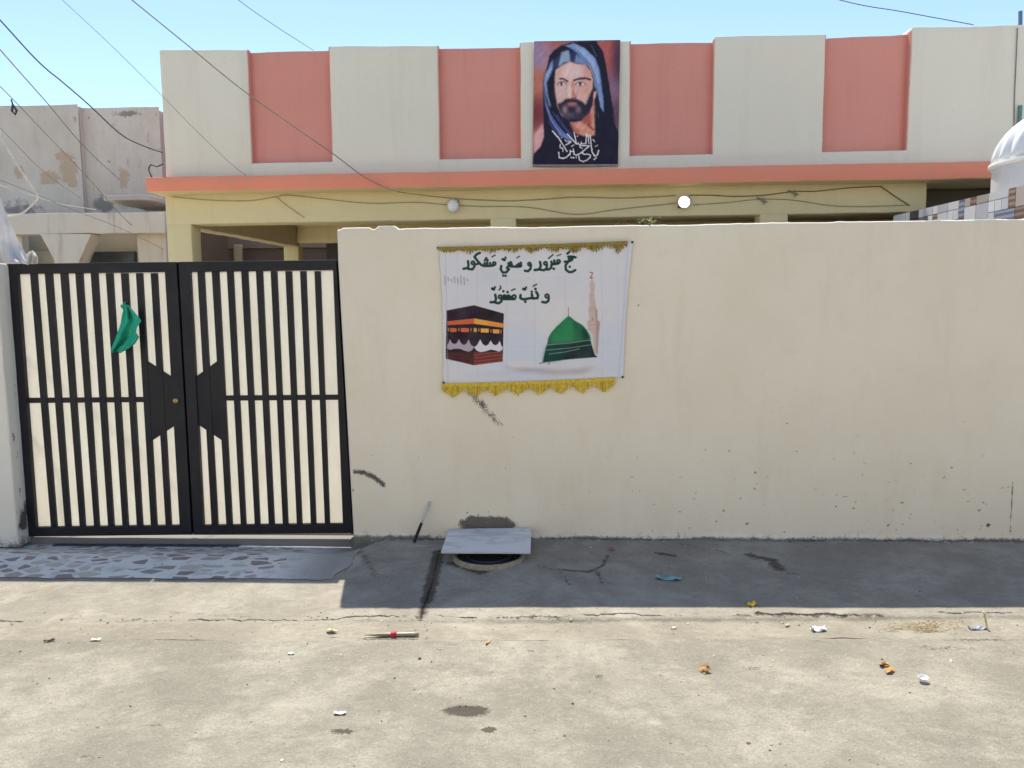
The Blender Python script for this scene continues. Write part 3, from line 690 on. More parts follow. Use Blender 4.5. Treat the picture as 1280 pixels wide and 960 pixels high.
# ------------------------------------------------------------------ grid painter for printed cloth
class Canvas:
    def __init__(s, x0, y0, x1, y1, k, bg):
        s.x0, s.y0, s.k = x0, y0, k; w, h = int((x1-x0)*k), int((y1-y0)*k)
        s.px, s.py = np.meshgrid(x0+(np.arange(w)+.5)/k, y0+(np.arange(h)+.5)/k)
        s.im = np.zeros((h, w, 3)); s.im[:] = bg
    @staticmethod
    def blur(a, r):
        if r < .4: return a
        n = int(3*r)+1; g = np.exp(-.5*(np.arange(-n, n+1)/r)**2); g /= g.sum()
        for ax in (0, 1):
            p = [(0,0)]*a.ndim; p[ax] = (n, n); b = np.pad(a, p, 'edge')
            a = sum(g[i]*np.take(b, range(i, i+a.shape[ax]), ax) for i in range(2*n+1))
        return a
    def inside(s, pts, pad):
        xs = [p[0] for p in pts]; ys = [p[1] for p in pts]; h, w = s.im.shape[:2]
        i0, i1 = max(0, int((min(xs)-s.x0-pad)*s.k)), min(w, int((max(xs)-s.x0+pad)*s.k)+2)
        j0, j1 = max(0, int((min(ys)-s.y0-pad)*s.k)), min(h, int((max(ys)-s.y0+pad)*s.k)+2)
        return slice(j0, max(j1, j0)), slice(i0, max(i1, i0))
    def put(s, sl, m, c, al=1): s.im[sl] = s.im[sl]*(1-al*m[..., None]) + np.asarray(c, float)*(al*m[..., None])
    def poly(s, pts, c, soft=.0, al=1):
        sl = s.inside(pts, 3*soft+1); px, py = s.px[sl], s.py[sl]
        if px.size == 0: return
        m = np.zeros(px.shape, bool); n = len(pts)
        for i in range(n):
            (xa, ya), (xb, yb) = pts[i], pts[(i+1) % n]
            if ya == yb: continue
            m ^= ((ya > py) != (yb > py)) & (px < (xb-xa)*(py-ya)/(yb-ya)+xa)
        s.put(sl, s.blur(m.astype(float), max(soft*s.k, .6)), c, al)
    def line(s, pts, w, c, al=1, soft=.35):
        sl = s.inside(pts, w+1); px, py = s.px[sl], s.py[sl]
        if px.size == 0: return
        if len(pts) == 1: pts = pts*2
        d = seg_dist(px, py, pts); s.put(sl, np.clip((w/2-d)/soft+.5, 0, 1), c, al)
    def ell(s, c0, rx, ry, c, soft=.3, al=1):
        pts = [(c0[0]+rx*math.cos(a), c0[1]+ry*math.sin(a)) for a in np.linspace(0, 2*math.pi, 28)[:-1]]; s.poly(pts, c, soft, al)
    def ring(s, c0, r, w, c): s.line([(c0[0]+r*math.cos(a), c0[1]+r*math.sin(a)) for a in np.linspace(0, 2*math.pi, 15)], w, c)
    def sample(s, x, y):
        h, w = s.im.shape[:2]; i = np.clip((x-s.x0)*s.k-.5, 0, w-1.001); j = np.clip((y-s.y0)*s.k-.5, 0, h-1.001)
        a, b = i.astype(int), j.astype(int); u, v = (i-a)[..., None], (j-b)[..., None]; I = s.im
        return (I[b,a]*(1-u)+I[b,a+1]*u)*(1-v) + (I[b+1,a]*(1-u)+I[b+1,a+1]*u)*v
def tame(c, k):   # from the shade of the photograph to the colour of the ink itself
    return np.clip(lin(c)/k, 0, .85)

# ------------------------------------------------------------------ the banner on the wall
cv = Canvas(544, 298, 796, 496, 4, (181,183,193))
cv.im += 5*(vnoise(cv.px, cv.py, .04, 61)[..., None]-.5)
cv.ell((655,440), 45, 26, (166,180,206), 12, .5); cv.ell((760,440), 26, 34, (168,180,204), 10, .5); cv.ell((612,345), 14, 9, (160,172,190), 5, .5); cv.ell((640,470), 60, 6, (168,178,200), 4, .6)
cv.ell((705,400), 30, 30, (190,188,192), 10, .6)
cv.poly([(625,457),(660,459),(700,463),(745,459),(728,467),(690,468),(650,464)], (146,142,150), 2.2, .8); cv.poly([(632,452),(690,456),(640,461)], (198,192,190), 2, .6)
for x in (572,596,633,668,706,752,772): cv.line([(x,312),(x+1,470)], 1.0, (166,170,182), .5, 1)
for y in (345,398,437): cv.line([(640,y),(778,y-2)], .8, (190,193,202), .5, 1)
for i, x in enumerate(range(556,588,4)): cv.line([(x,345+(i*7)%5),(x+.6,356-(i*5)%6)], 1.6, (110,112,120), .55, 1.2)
g = (16,62,48); gd = (14,36,34)
def T(reg, sc, strokes, w):
    for kind, *a in strokes:
        t = lambda p: (reg[0]+p[0]/sc, reg[1]+p[1]/sc)
        if kind == 's': cv.line([t(p) for p in a[0]], (a[1] if len(a) > 1 else w)/sc, gd, 1, .5); 
        elif kind == 'o': cv.ring(t(a[0]), a[1]/sc, w*.85/sc, gd); cv.ring(t(a[0]), a[1]/sc, w*.35/sc, g)
        elif kind == 'd': cv.ell(t(a[0]), a[1]/sc, a[1]/sc, a[2] if len(a) > 2 else gd, .25)
        if kind == 's' and w*.4/sc > .5: cv.line([t(p) for p in a[0]], (a[1] if len(a) > 1 else w)*.45/sc, g, .9, .5)
T((570,305), 16, [('o',(765,392),28), ('s',[(745,432),(660,440),(560,440),(505,420),(440,350),(372,262)]), ('s',[(372,258),(410,210),(478,178)]), ('s',[(680,380),(690,432)]), ('s',[(622,372),(628,432)]),
    ('s',[(572,385),(570,436)]), ('d',(605,285),26), ('d',(580,325),26), ('d',(632,325),26), ('s',[(470,385),(420,402),(380,410)]), ('o',(340,378),30), ('s',[(366,395),(370,450),(330,508),(250,500)]),
    ('s',[(240,345),(252,420),(238,480),(150,496)]), ('s',[(720,260),(782,222)],26), ('s',[(905,440),(893,505),(935,572),(1005,568),(1060,505),(1020,480),(1060,420)]), ('d',(1085,390),44,g), ('s',[(1050,390),(1100,365),(1120,430)]),
    ('s',[(1090,450),(1180,452),(1290,450)]), ('d',(945,632),24), ('d',(992,635),24), ('d',(935,305),26), ('d',(968,318),28), ('d',(990,275),24)], 48)
T((645,305), 16, [('s',[(0,455),(60,452),(100,440)]), ('s',[(20,420),(18,450)]), ('s',[(55,395),(58,450)]), ('s',[(98,375),(100,440)]), ('s',[(20,275),(68,248)],26), ('o',(268,402),28), ('s',[(298,420),(290,500),(240,545),(178,536)]),
    ('s',[(480,360),(497,440),(462,510),(372,522)]), ('o',(590,388),30), ('s',[(618,415),(612,490),(560,525),(480,512)]), ('s',[(712,410),(702,478),(650,512),(600,508)]), ('s',[(705,355),(725,405),(800,398),(850,388)]),
    ('s',[(765,330),(770,400)]), ('o',(850,350),30), ('d',(755,495),26), ('s',[(650,290),(740,215)],28), ('s',[(820,238),(900,205)],22), ('s',[(1192,268),(1120,250),(1045,255)]), ('s',[(1140,262),(1120,320),(1050,350),(975,355)]),
    ('d',(1070,300),40,g), ('s',[(1040,355),(990,430),(998,515),(1060,562),(1120,560),(1185,522)]), ('d',(1075,455),24), ('d',(1030,190),26), ('d',(1062,165),24), ('s',[(1030,200),(1080,130)],24)], 48)
T((605,350), 14.22, [('s',[(200,262),(215,340),(195,392),(118,396)]), ('o',(288,300),28), ('s',[(312,325),(310,380),(262,414),(200,402)]), ('d',(365,300),36,g), ('d',(430,295),38,g), ('o',(365,298),28), ('s',[(400,290),(440,275),(470,300)]),
    ('s',[(305,338),(420,340),(545,338)]), ('o',(535,300),30), ('d',(345,200),22), ('d',(420,215),22), ('s',[(490,185),(553,160)],24), ('d',(150,155),26), ('d',(175,165),26), ('d',(195,130),20), ('s',[(265,175),(300,150),(290,110)],26),
    ('s',[(650,268),(645,320),(690,345),(760,335),(830,322),(885,325)]), ('d',(735,385),24), ('s',[(850,250),(862,320)]), ('d',(850,208),22), ('s',[(928,212),(962,270),(950,322),(880,330)]), ('d',(915,160),24), ('d',(700,160),24), ('d',(728,165),26), ('d',(748,135),20),
    ('s',[(870,112),(935,76)],24), ('o',(1120,285),30), ('s',[(1150,305),(1145,370),(1100,402),(1038,392)])], 44)
# printed cube
K = lambda *pts: [(545+x/10.67, 375+y/10.67) for x, y in pts]
cv.poly(K((140,140),(510,70),(905,180),(890,820),(505,870),(130,780)), (34,24,34)); cv.poly(K((140,140),(510,70),(505,250),(142,285)), (38,26,44))
cv.poly(K((150,700),(505,690),(505,870),(132,780)), (62,30,34)); cv.poly(K((505,690),(890,690),(890,820),(505,870)), (92,40,42))
for yy in (735,775,820): cv.line(K((135,yy-25),(505,yy+25)), .5, (110,66,62), .6)
for yy in (712,755,800,840): cv.line(K((505,yy+20),(890,yy-25)), .6, (160,98,90), .75)
for i in range(9):
    for j, yy in enumerate((715,758,800)):
        x = 530+i*42+(j % 2)*20; cv.line(K((x,yy+10),(x,yy+45)), .5, (160,98,90), .6)
cv.poly(K((150,285),(510,245),(510,318),(152,335)), (178,84,52)); cv.poly(K((510,245),(905,315),(900,368),(510,318)), (206,142,58)); cv.poly(K((700,282),(905,315),(900,368),(700,342)), (206,120,62), .8, .7)
for a, b, c in [(190,275,(176,88,58)),(330,440,(186,90,56)),(505,545,(196,140,70)),(598,703,(206,152,78)),(758,845,(200,140,78))]:
    y0 = 372 + max(0, (a-505))*.07; cv.poly(K((a,y0),(b,y0+4),(b,y0+56),(a,y0+54)), c)
for x in (168,305,468,572,733,868): cv.ell(K((x,395+max(0,x-505)*.07))[0], .9, 2.4, (160,110,70))
sc1 = [(150,600),(168,575),(186,522),(210,570),(245,588),(278,575),(305,520),(335,575),(370,600),(405,585),(435,522),(462,590),(508,628),(480,672),(430,690),(370,672),(320,650),(240,650),(190,665),(150,648)]
sc2 = [(508,628),(545,605),(590,525),(625,590),(665,612),(700,590),(730,535),(760,590),(800,605),(830,580),(850,542),(872,610),(892,635),(885,665),(840,690),(790,672),(730,662),(660,685),(590,695),(540,672)]
cv.poly(K(*sc1), (150,140,158)); cv.poly(K(*sc2), (186,186,204))
# printed minaret and dome
D_ = lambda *pts: [(665+x/7.38, 330+y/7.38) for x, y in pts]
cv.poly(D_((528,180),(555,145),(582,185),(572,270),(580,400),(600,410),(605,520),(628,530),(622,590),(600,640),(605,830),(570,830),(560,650),(515,600),(508,530),(530,520),(518,410),(532,395),(528,285),(540,260)), (172,154,150), .4)
for yy in (290,405,430,525,560,600): cv.line(D_((528-(yy>500)*15,yy),(585+(yy>500)*35,yy)), .7, (158,138,142), .8)
cv.poly(D_((582,300),(575,400),(600,420),(605,520),(625,540),(605,830),(590,830),(590,560),(585,420)), (140,120,122), .5, .75)
cv.line(D_((535,78),(558,80),(552,105),(535,128),(560,128)), 1.1, (120,62,78)); cv.line(D_((550,130),(552,150)), .8, (150,110,118)); cv.ell(D_((558,510))[0], .8, 1.6, (130,112,118))
cv.line(D_((335,402),(335,490)), .8, (120,70,70))
dome = [(335,480),(355,490),(400,525),(460,560),(505,610),(530,660),(538,700),(400,715),(250,730),(138,745),(150,680),(180,630),(230,575),(290,520)]
cv.poly(D_(*dome), (22,88,62), .3); cv.poly(D_((335,490),(370,520),(390,620),(390,710),(200,735),(170,680),(220,600),(290,530)), (40,128,82), 2.5, .75); cv.poly(D_((460,565),(530,660),(538,700),(470,708)), (14,48,42), 1.5, .8)
for x in range(160,530,22): cv.line(D_((335+(x-335)*.35,540),(x,725)), .3, (18,70,52), .45)
cv.poly(D_((135,745),(538,700),(550,740),(575,830),(600,855),(400,868),(230,890),(100,905),(110,850),(125,790)), (20,40,42), .3); cv.poly(D_((130,760),(300,740),(280,880),(100,905),(112,850)), (20,66,60), 2, .7)
for a, b in (((140,748),(535,702)),((130,795),(545,745)),((160,830),(440,782))): cv.line(D_(a, ((a[0]+b[0])/2, (a[1]+b[1])/2+6), b), .8, (120,160,140), .8)
cv.line(D_((68,918),(120,903),(300,880),(600,856)), .9, (22,50,48)); cv.line(D_((150,925),(165,908)), .8, (22,50,48))
# stitched hems and dirt
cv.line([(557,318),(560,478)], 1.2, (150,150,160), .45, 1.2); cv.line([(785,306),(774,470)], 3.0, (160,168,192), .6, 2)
nr, nc = 330, 450
u = np.linspace(0, 1, nc)[None, :]; v = np.linspace(0, 1, nr)[:, None]
def quad(tl, tr, br, bl):
    x = (tl[0]*(1-u)+tr[0]*u)*(1-v) + (bl[0]*(1-u)+br[0]*u)*v; y = (tl[1]*(1-u)+tr[1]*u)*(1-v) + (bl[1]*(1-u)+br[1]*u)*v; return x, y
bx, by = quad((549,310.5),(791,301.5),(779,471),(554,481))
by = by + 2.2*np.sin(math.pi*u)*(1-v)*0 + 1.5*np.sin(math.pi*u)*v
bx = bx + 2.0*np.sin(math.pi*v)*(u-.5)*-2 + .5*np.sin(v*40)*np.clip(.05-u, 0, 1)/.05
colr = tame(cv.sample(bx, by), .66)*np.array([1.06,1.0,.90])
d0 = P(640, 390, Y=-.008); co = np.zeros((nr, nc, 3))
base_d = np.stack([_f[k] + CR[k]*(bx-640)/F + CU[k]*(480-by)/F for k in range(3)], -1)
t = (-.012-CAM[1])/base_d[..., 1]; co = CAM + t[..., None]*base_d
wr = .012*(vnoise(bx, by, .016, 71, 3)-.5) + .006*np.sin((bx*.9+by*.5)*.10)*np.exp(-((u-1)/.25)**2) + .008*np.exp(-((v-.97)/.10)**2)*np.sin(u*9) + .004*np.sin(u*math.pi*7)*np.clip(1-v*3, 0, 1)
wr += .010*np.exp(-(((bx-640)+(by-466)*2.0)/40)**2)*np.exp(-((by-462)/5)**2)
edgef = np.minimum(np.minimum(u, 1-u)*12, np.minimum(v, 1-v)*10).clip(0, 1)
co[..., 1] = -.008 - .004 - np.abs(wr)*edgef
banner = thing('banner', tuple(P(665, 480, Y=-.01)), 'white cloth banner with green lettering, black cube and green dome, yellow fringes', 'banner')
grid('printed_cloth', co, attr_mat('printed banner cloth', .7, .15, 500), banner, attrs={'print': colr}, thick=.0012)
def fringe(p0, p1, teeth, depth, col, col2, seed, sag=0., lift=.018, rag=0):
    r = np.random.default_rng(seed); m = MB(); n = 230
    for i in range(n):
        t = (i+.5)/n; x = p0[0]+(p1[0]-p0[0])*t; y = p0[1]+(p1[1]-p0[1])*t + sag*math.sin(math.pi*t)
        ph = (t*teeth) % 1; L = depth*(.38+.62*(1-abs(2*ph-1))) * r.uniform(.86, 1.06)
        if rag: L *= r.uniform(.3, 1.1)*(.55+.45*t); 
        if r.random() < .04: L *= .6
        w = (p1[0]-p0[0])/n*1.25; dx = r.normal(0, .35)
        a, b, c, d = P(x-w/2, y-1.5, Y=0), P(x+w/2, y-1.5, Y=0), P(x+w/2+dx, y+L, Y=0), P(x-w/2+dx, y+L, Y=0)
        yo = -lift - r.uniform(0, .004); q = [(p[0], yo - (.003 if k > 1 else 0), p[2]) for k, p in enumerate((a, b, c, d))]
        m.add(q + [(p[0], p[1]+.0016, p[2]) for p in q], [(0,1,2,3),(7,6,5,4),(0,4,5,1),(1,5,6,2),(2,6,7,3),(3,7,4,0)], 1 if r.random() < .35 else 0)
    # heading tape
    a, b = [], []
    k = 24
    for i in range(k+1):
        t = i/k; x = p0[0]+(p1[0]-p0[0])*t; y = p0[1]+(p1[1]-p0[1])*t + sag*math.sin(math.pi*t)
        a.append(P(x, y-2, Y=0)); b.append(P(x, y+2, Y=0))
    pts = [(p[0], -lift-.006, p[2]) for p in a] + [(p[0], -lift-.006, p[2]) for p in b] + [(p[0], -lift-.001, p[2]) for p in a] + [(p[0], -lift-.001, p[2]) for p in b]
    s_ = k+1; fc = []
    for i in range(k): fc += [(i,i+1,s_+i+1,s_+i), (2*s_+i+1,2*s_+i,3*s_+i,3*s_+i+1), (i,2*s_+i,2*s_+i+1,i+1), (s_+i,s_+i+1,3*s_+i+1,3*s_+i)]
    m.add(pts, fc, 0)
    m.build('fringe', [simple('fringe thread %d' % seed, col, .7, .25, 90), simple('fringe thread dark %d' % seed, col2, .7, .25, 90)], banner)
fringe((548,311),(784,303.5), 9, 13, (.30,.22,.045), (.20,.14,.03), 3, .8, .020, 1)
fringe((553,481),(768,473.5), 8, 16, (.66,.47,.055), (.50,.34,.04), 5, 1.0, .020)
m = MB()
for q in [(548,310),(790,303),(778,471),(555,478)]:
    c = P(*q, Y=0); mm = MB().lathe((0,0,0), [(.0001,.012),(.007,.011),(.008,.008),(.003,.006),(.003,-.02)], 10)
    mm.v = [(c[0]+x, -.014-z, c[2]+y) for x,y,z in mm.v]; mm.build('nail', simple('rusty nail %d' % q[0], (.05,.035,.03), .6, .3, 50), banner)

# ------------------------------------------------------------------ the poster on the parapet
cv = Canvas(660, 46, 782, 212, 6, (140,80,80))
E_ = lambda *pts: [(660+x/10.667, 50+y/10.667) for x, y in pts]
def soft(c, rx, ry, colr_, s=4, al=.9): cv.ell(E_(c)[0], rx/10.667, ry/10.667, colr_, s, al)
soft((140,200),150,220,(118,112,158),6); soft((240,250),120,200,(150,110,130),6,.7); soft((140,600),110,220,(172,104,86),6); soft((120,960),120,190,(98,38,46),6); soft((1090,180),130,260,(158,76,74),6); soft((1210,300),70,400,(38,30,62),5); soft((1130,720),90,260,(112,88,126),6); soft((1190,1000),60,250,(60,46,72),5)
for x in range(90,240,24): cv.line(E_((x,500),(x+8,1000)), 1.0, (128,62,58), .35, 1.5)
cv.poly(E_((70,1260),(205,1105),(230,1250),(190,1400),(150,1450),(80,1540)), (186,140,146), 1.4); cv.poly(E_((205,1180),(275,1330),(290,1440),(250,1400)), (150,104,112), 1.2)
cv.poly(E_((285,215),(350,130),(450,75),(620,25),(905,15),(1000,150),(1050,400),(1085,620),(1130,900),(1175,1150),(1215,1250),(1205,1660),(65,1660),(75,1520),(170,1420),(215,1290),(205,1000),(198,560),(262,330)), (25,24,44), .6)
cv.poly(E_((480,75),(620,45),(760,110),(900,245),(955,400),(975,590),(1005,780),(1010,965),(965,905),(930,720),(885,610),(872,490),(800,335),(660,185),(540,95)), (104,128,176), .6)
cv.poly(E_((640,70),(760,140),(880,270),(930,430),(945,600),(905,560),(880,430),(800,290),(690,170)), (132,152,192), 1.6, .8); cv.line(E_((560,100),(700,190),(830,330),(890,480),(925,690)), 1.4, (52,66,112), .6, 1.4); cv.line(E_((900,250),(955,400),(990,640)), 1.2, (60,76,122), .6, 1.4)
cv.line(E_((840,70),(900,190),(915,220)), .9, (92,100,140), .7, 1.2)
cv.poly(E_((335,245),(300,330),(225,470),(205,600),(245,830),(300,985),(390,1130),(480,1230),(600,1330),(545,1345),(420,1270),(300,1080),(232,880),(205,640)), (92,116,176), .8)
cv.poly(E_((335,245),(335,380),(290,480),(250,560),(262,700),(310,880),(290,900),(232,700),(212,590),(240,460)), (120,146,196), 1.2)
for a, b in (((300,1000),(470,1260)),((330,960),(560,1260)),((380,1000),(640,1330)),((280,1080),(440,1330))): cv.line(E_(a, ((a[0]+b[0])/2-14, (a[1]+b[1])/2), b), 1.3, (64,70,140), .8, 1.4)
cv.poly(E_((320,440),(350,400),(356,600),(380,860),(350,980),(290,800),(255,590)), (24,22,40), .8)
cv.poly(E_((440,165),(545,130),(580,290),(480,300),(425,350),(390,365)), (118,140,172), 1.0); cv.poly(E_((340,290),(430,180),(395,365),(345,400)), (44,48,88), 1.0); cv.poly(E_((570,150),(640,180),(622,305),(565,290)), (38,46,88), .9); cv.poly(E_((640,185),(740,260),(815,360),(700,315),(620,305)), (92,116,166), .9)
cv.poly(E_((365,400),(480,318),(555,290),(650,318),(770,330),(838,420),(868,530),(860,660),(830,800),(760,930),(690,1020),(570,1060),(450,1010),(385,880),(356,660),(354,500)), (186,146,142), .7)
soft((590,430),150,90,(196,172,176),4,.8); soft((440,690),60,90,(190,166,168),3,.7); soft((760,620),80,140,(186,128,118),4,.7); soft((800,430),50,70,(178,110,98),3,.7)
cv.poly(E_((880,690),(915,680),(905,760),(870,830),(862,760)), (188,138,136), .6)
cv.poly(E_((555,1095),(700,1080),(820,960),(860,800),(885,800),(895,1270),(800,1300),(640,1250)), (186,122,108), .8); cv.poly(E_((700,1085),(830,950),(850,1180),(740,1110)), (150,72,62), 1.4); cv.poly(E_((555,1100),(700,1190),(690,1260),(610,1230)), (158,84,76), 1.4); soft((690,1160),70,40,(198,142,124),2.2,.8)
cv.line(E_((800,1130),(860,1195),(895,1200)), 1.5, (86,36,42), .8, 1.4)
cv.poly(E_((392,850),(440,840),(500,790),(560,778),(640,785),(720,820),(765,870),(830,720),(868,655),(862,860),(805,990),(700,1080),(600,1100),(500,1045),(425,960)), (34,30,48), 1.0)
soft((590,860),75,30,(176,108,116),1.4,.95); cv.line(E_((520,862),(590,872),(665,860)), .6, (96,46,58), .9, .6); soft((495,930),36,60,(160,134,148),2,.85); soft((670,930),34,50,(156,126,136),2,.8); soft((580,925),46,24,(38,32,48),1.6,.9); soft((560,1000),70,30,(120,108,128),2.4,.6)
cv.line(E_((425,515),(470,515),(530,552)), 1.9, (60,42,54), .9, 1.2); cv.line(E_((615,540),(690,514),(770,508),(828,532)), 2.4, (56,40,52), .9, 1.3)
for cx, cy, rx in ((450,582,50),(700,590,62)):
    soft((cx,cy),rx,24,(186,176,184),.8,.95); soft((cx-4,cy-2),18,22,(56,42,52),.5,1); cv.line(E_((cx-rx-8,cy+4),(cx-20,cy-28),(cx+30,cy-26),(cx+rx+10,cy+4)), .9, (60,38,46), .9, .7); cv.line(E_((cx-rx,cy+16),(cx,cy+32),(cx+rx,cy+14)), .7, (140,96,100), .7, .8)
cv.poly(E_((585,570),(615,560),(600,660),(640,745),(650,775),(590,770),(570,700)), (168,88,78), 1.3, .85); soft((560,690),24,90,(204,186,190),1.4,.8); cv.line(E_((535,775),(555,790),(600,782),(640,770)), .9, (92,42,48), .9, .8)
for a, b in (((900,870),(905,1000)),((935,960),(940,1040)),((1130,1000),(1160,1120)),((1160,1120),(1195,1180))): cv.line(E_(a, b), .8, (92,100,124), .6, 1)
for a in np.linspace(440, 780, 26): cv.line(E_((a, 960+((a*7) % 60)),(a+6, 1040+((a*5) % 40))), .5, (96,86,104), .45, .8)
W_ = lambda *pts: [(690+x/19.69, 160+y/19.69) for x, y in pts]
for pts, w in [([(935,170),(962,400),(990,600),(1040,690),(1115,665),(1148,560)],1.6), ([(1040,770)],2.2), ([(1078,735)],2.0), ([(680,440),(920,440),(800,545),(680,640),(600,672),(545,650),(520,520)],1.5), ([(680,440),(690,482),(745,505)],1.3),
               ([(660,690),(672,785),(760,838),(860,800),(935,725),(940,670),(845,640),(785,662),(740,600)],1.5), ([(450,555),(442,650),(350,722),(250,752),(180,722),(165,600)],1.7), ([(470,735)],2.2), ([(522,735)],2.2), ([(10,70),(150,230),(280,430),(350,545)],1.5),
               ([(540,100),(572,250),(600,400),(680,402),(760,392),(830,382),(850,160)],1.3), ([(882,170),(902,385)],1.2), ([(380,150),(480,262),(592,392)],1.4), ([(640,360),(650,400)],1.1), ([(720,350),(725,395)],1.1), ([(330,420),(460,350)],1.4), ([(310,290),(350,330),(440,330)],1.1),
               ([(200,400),(200,482),(262,492),(270,580)],1.2), ([(625,210)],1.8), ([(235,240)],1.5), ([(460,340)],1.8), ([(1010,290),(1050,340)],1.2), ([(1060,450),(1120,430)],1.0), ([(370,570)],1.8), ([(480,460),(540,420)],1.1), ([(590,700),(600,750)],.9), ([(450,580),(530,590)],1.3)]:
    cv.line(W_(*pts), w, (205,205,222), .95, .6)
cv.line(E_((75,15),(1235,5)), 1.2, (60,60,96), .8, 1)
nr, nc = 250, 176
u = np.linspace(0, 1, nc)[None, :]; v = np.linspace(0, 1, nr)[:, None]
bx, by = quad((667.8,52),(775.3,50.3),(772.5,205),(665.8,205.5))
jx, jy = 1.1*(vnoise(bx, by, .45, 73, 3)-.5), 1.5*(vnoise(bx, by, .40, 74, 3)-.5)
brush = .80 + .40*vnoise(bx*1.0+by*.5, by*.32, .5, 75, 4)
smp = cv.sample(bx+jx, by+jy); smp = smp*.9 + .1*smp.mean(-1, keepdims=True)
colr = tame(smp, .60)*np.array([1.08,1.0,.88])*brush[..., None]
PYY = HY+RS-.035
base_d = np.stack([_f[k] + CR[k]*(bx-640)/F + CU[k]*(480-by)/F for k in range(3)], -1)
co = CAM + ((PYY-CAM[1])/base_d[..., 1])[..., None]*base_d
co[..., 1] = PYY + .012*np.sin(u*5+v*2)*v + .006*(vnoise(bx, by, .03, 77)-.5) - .01*np.exp(-(v/.03)**2)
poster = thing('poster', tuple(P(720, 205, Y=PYY)), 'tall portrait poster of a bearded man in a blue and black hood', 'poster')
grid('printed_sheet', co, attr_mat('poster print', .5, .15, 0, .01), poster, attrs={'print': colr}, thick=.002)
a, b = P(666,207,Y=PYY+.005), P(772.5,206.5,Y=PYY+.005)
MB().tube([a, (np.array(a)+b)/2+np.array([0,-.004,-.004]), b], .013, 10).build('bottom_batten', simple('grey batten', (.36,.30,.28), .7, .2, 30), poster, sm=60)

# ------------------------------------------------------------------ lamps and cables on the beam
def disc_lamp(name, px, py, r, label, glow):
    c = P(px, py, Y=BY); t = thing(name, (float(c[0]), BY, float(c[2])), label, 'lamp')
    def turn(prof, n=28, tilt=0):
        m = MB().lathe((0,0,0), prof, n); m.v = [(c[0]+x, BY-.006-z, c[2]+y*(1 if glow else 1.15)) for x,y,z in m.v]; return m
    turn([(.0001,0),(r*.9,0),(r*.95,.03),(r*1.05,.045),(r*1.08,.06),(r*.98,.066)]).build('housing', simple('lamp housing', (.30,.30,.29) if glow else (.5,.49,.45), .5, .1, 20), t, sm=40)
    n = N('lamp lens lit' if glow else 'frosted lamp glass'); n.color((.8,.8,.78), .3, .4)
    if glow: n.b.inputs['Emission Color'].default_value = (1,.98,.94,1); n.b.inputs['Emission Strength'].default_value = 1.6
    turn([(r*.99,.058),(r*.9,.078),(r*.6,.095),(r*.3,.102),(.0001,.104)]).build('lens', n.m, t, sm=60)
    for k in (0, 1) if glow else (0,):
        b = MB(); s_ = 1 if k == 0 else -1; b.box(c[0]+s_*r*.75-.012, c[0]+s_*r*.75+.012, BY-.05, BY-.004, c[2]+s_*r*.75-.012, c[2]+s_*r*.75+.012)
        b.build('bracket', simple('lamp bracket', (.05,.05,.05), .6, .2, 20), t)
disc_lamp('floodlight', 854, 253.5, .068, 'round floodlight glowing white on the yellow beam', True)
disc_lamp('bulkhead_lamp', 567, 258, .068, 'unlit oval grey bulkhead lamp on the yellow beam', False)

POLE = P(-340, -365, Y=2.0)
def cable(name, pts, Y0, Y1, r, mat, label, cat='cable', group=None, sub=6, wob=0, hold=None):
    """a run of pixels put between two depths, smoothed into a hanging line"""
    k = len(pts); ys = np.linspace(Y0, Y1, k) if hold is None else hold
    p = np.array([P(x, y, Y=yy) for (x, y), yy in zip(pts, ys)])
    if group and pts[0][0] < 300: p = np.vstack([POLE, p]); k += 1
    if name == 'bent_cable': p = np.vstack([POLE-np.array([0,0,.5]), p]); k += 1
    out = []
    for i in range(k-1):
        p0, p1, p2, p3 = p[max(i-1,0)], p[i], p[i+1], p[min(i+2,k-1)]
        for s_ in np.linspace(0, 1, sub, endpoint=False):
            out.append(.5*((2*p1)+(-p0+p2)*s_+(2*p0-5*p1+4*p2-p3)*s_**2+(-p0+3*p1-3*p2+p3)*s_**3))
    out.append(p[-1]); out = np.array(out)
    if wob: out[1:-1, 2] += wob*RNG.normal(0, 1, len(out)-2)
    b = tuple(out[len(out)//2]); o = MB().tube(out, r, 6).build(name, mat, base=b, sm=80)
    return tag(o, label, cat, group)
CB = simple('black cable sheath', (.05,.055,.065), .6, .2, 20); CG = simple('grey cable sheath', (.24,.215,.195), .6, .2, 20); CWm = simple('white cable sheath', (.62,.58,.5), .6, .1, 20); CY = simple('paint covered cable', (.36,.31,.19), .8, .15, 20)
W = 'overhead wires above the street'
pole = thing('utility_pole', (float(POLE[0])-.15, 2.05, -.1), 'grey steel pole carrying the overhead wires beyond the white sheet', 'pole')
px_, pz_ = float(POLE[0])-.15, float(POLE[2])
MB().tube([(px_,2.05,-.1),(px_,2.05,3.5),(px_,2.05,pz_+.3)], [.10,.085,.065], 14).build('shaft', simple('galvanised pole', (.3,.3,.3), .5, .1, 10), pole, sm=60)
MB().box(px_-.55, px_+.55, 1.93, 1.98, pz_-.06, pz_+.02).build('crossarm', simple('crossarm steel', (.2,.19,.18), .6, .1, 10), pole)
n_ = BY-.012
cable('overhead_wire', [(110,-45),(165,0),(235,57),(300,110),(360,153),(420,195),(452,219),(478,233)], 2.6, n_, .0062, CG, 'grey overhead wire sloping across the first pink panel down to the beam', group=W, hold=[2.4,2.7,3.05,3.35,3.6,3.8,3.93,3.965])
cable('overhead_wire', [(30,-45),(78,0),(135,53),(195,112),(250,168),(300,214),(340,240)], 2.6, n_, .0030, CG, 'thin faint overhead wire crossing the sky left of the house corner', group=W)
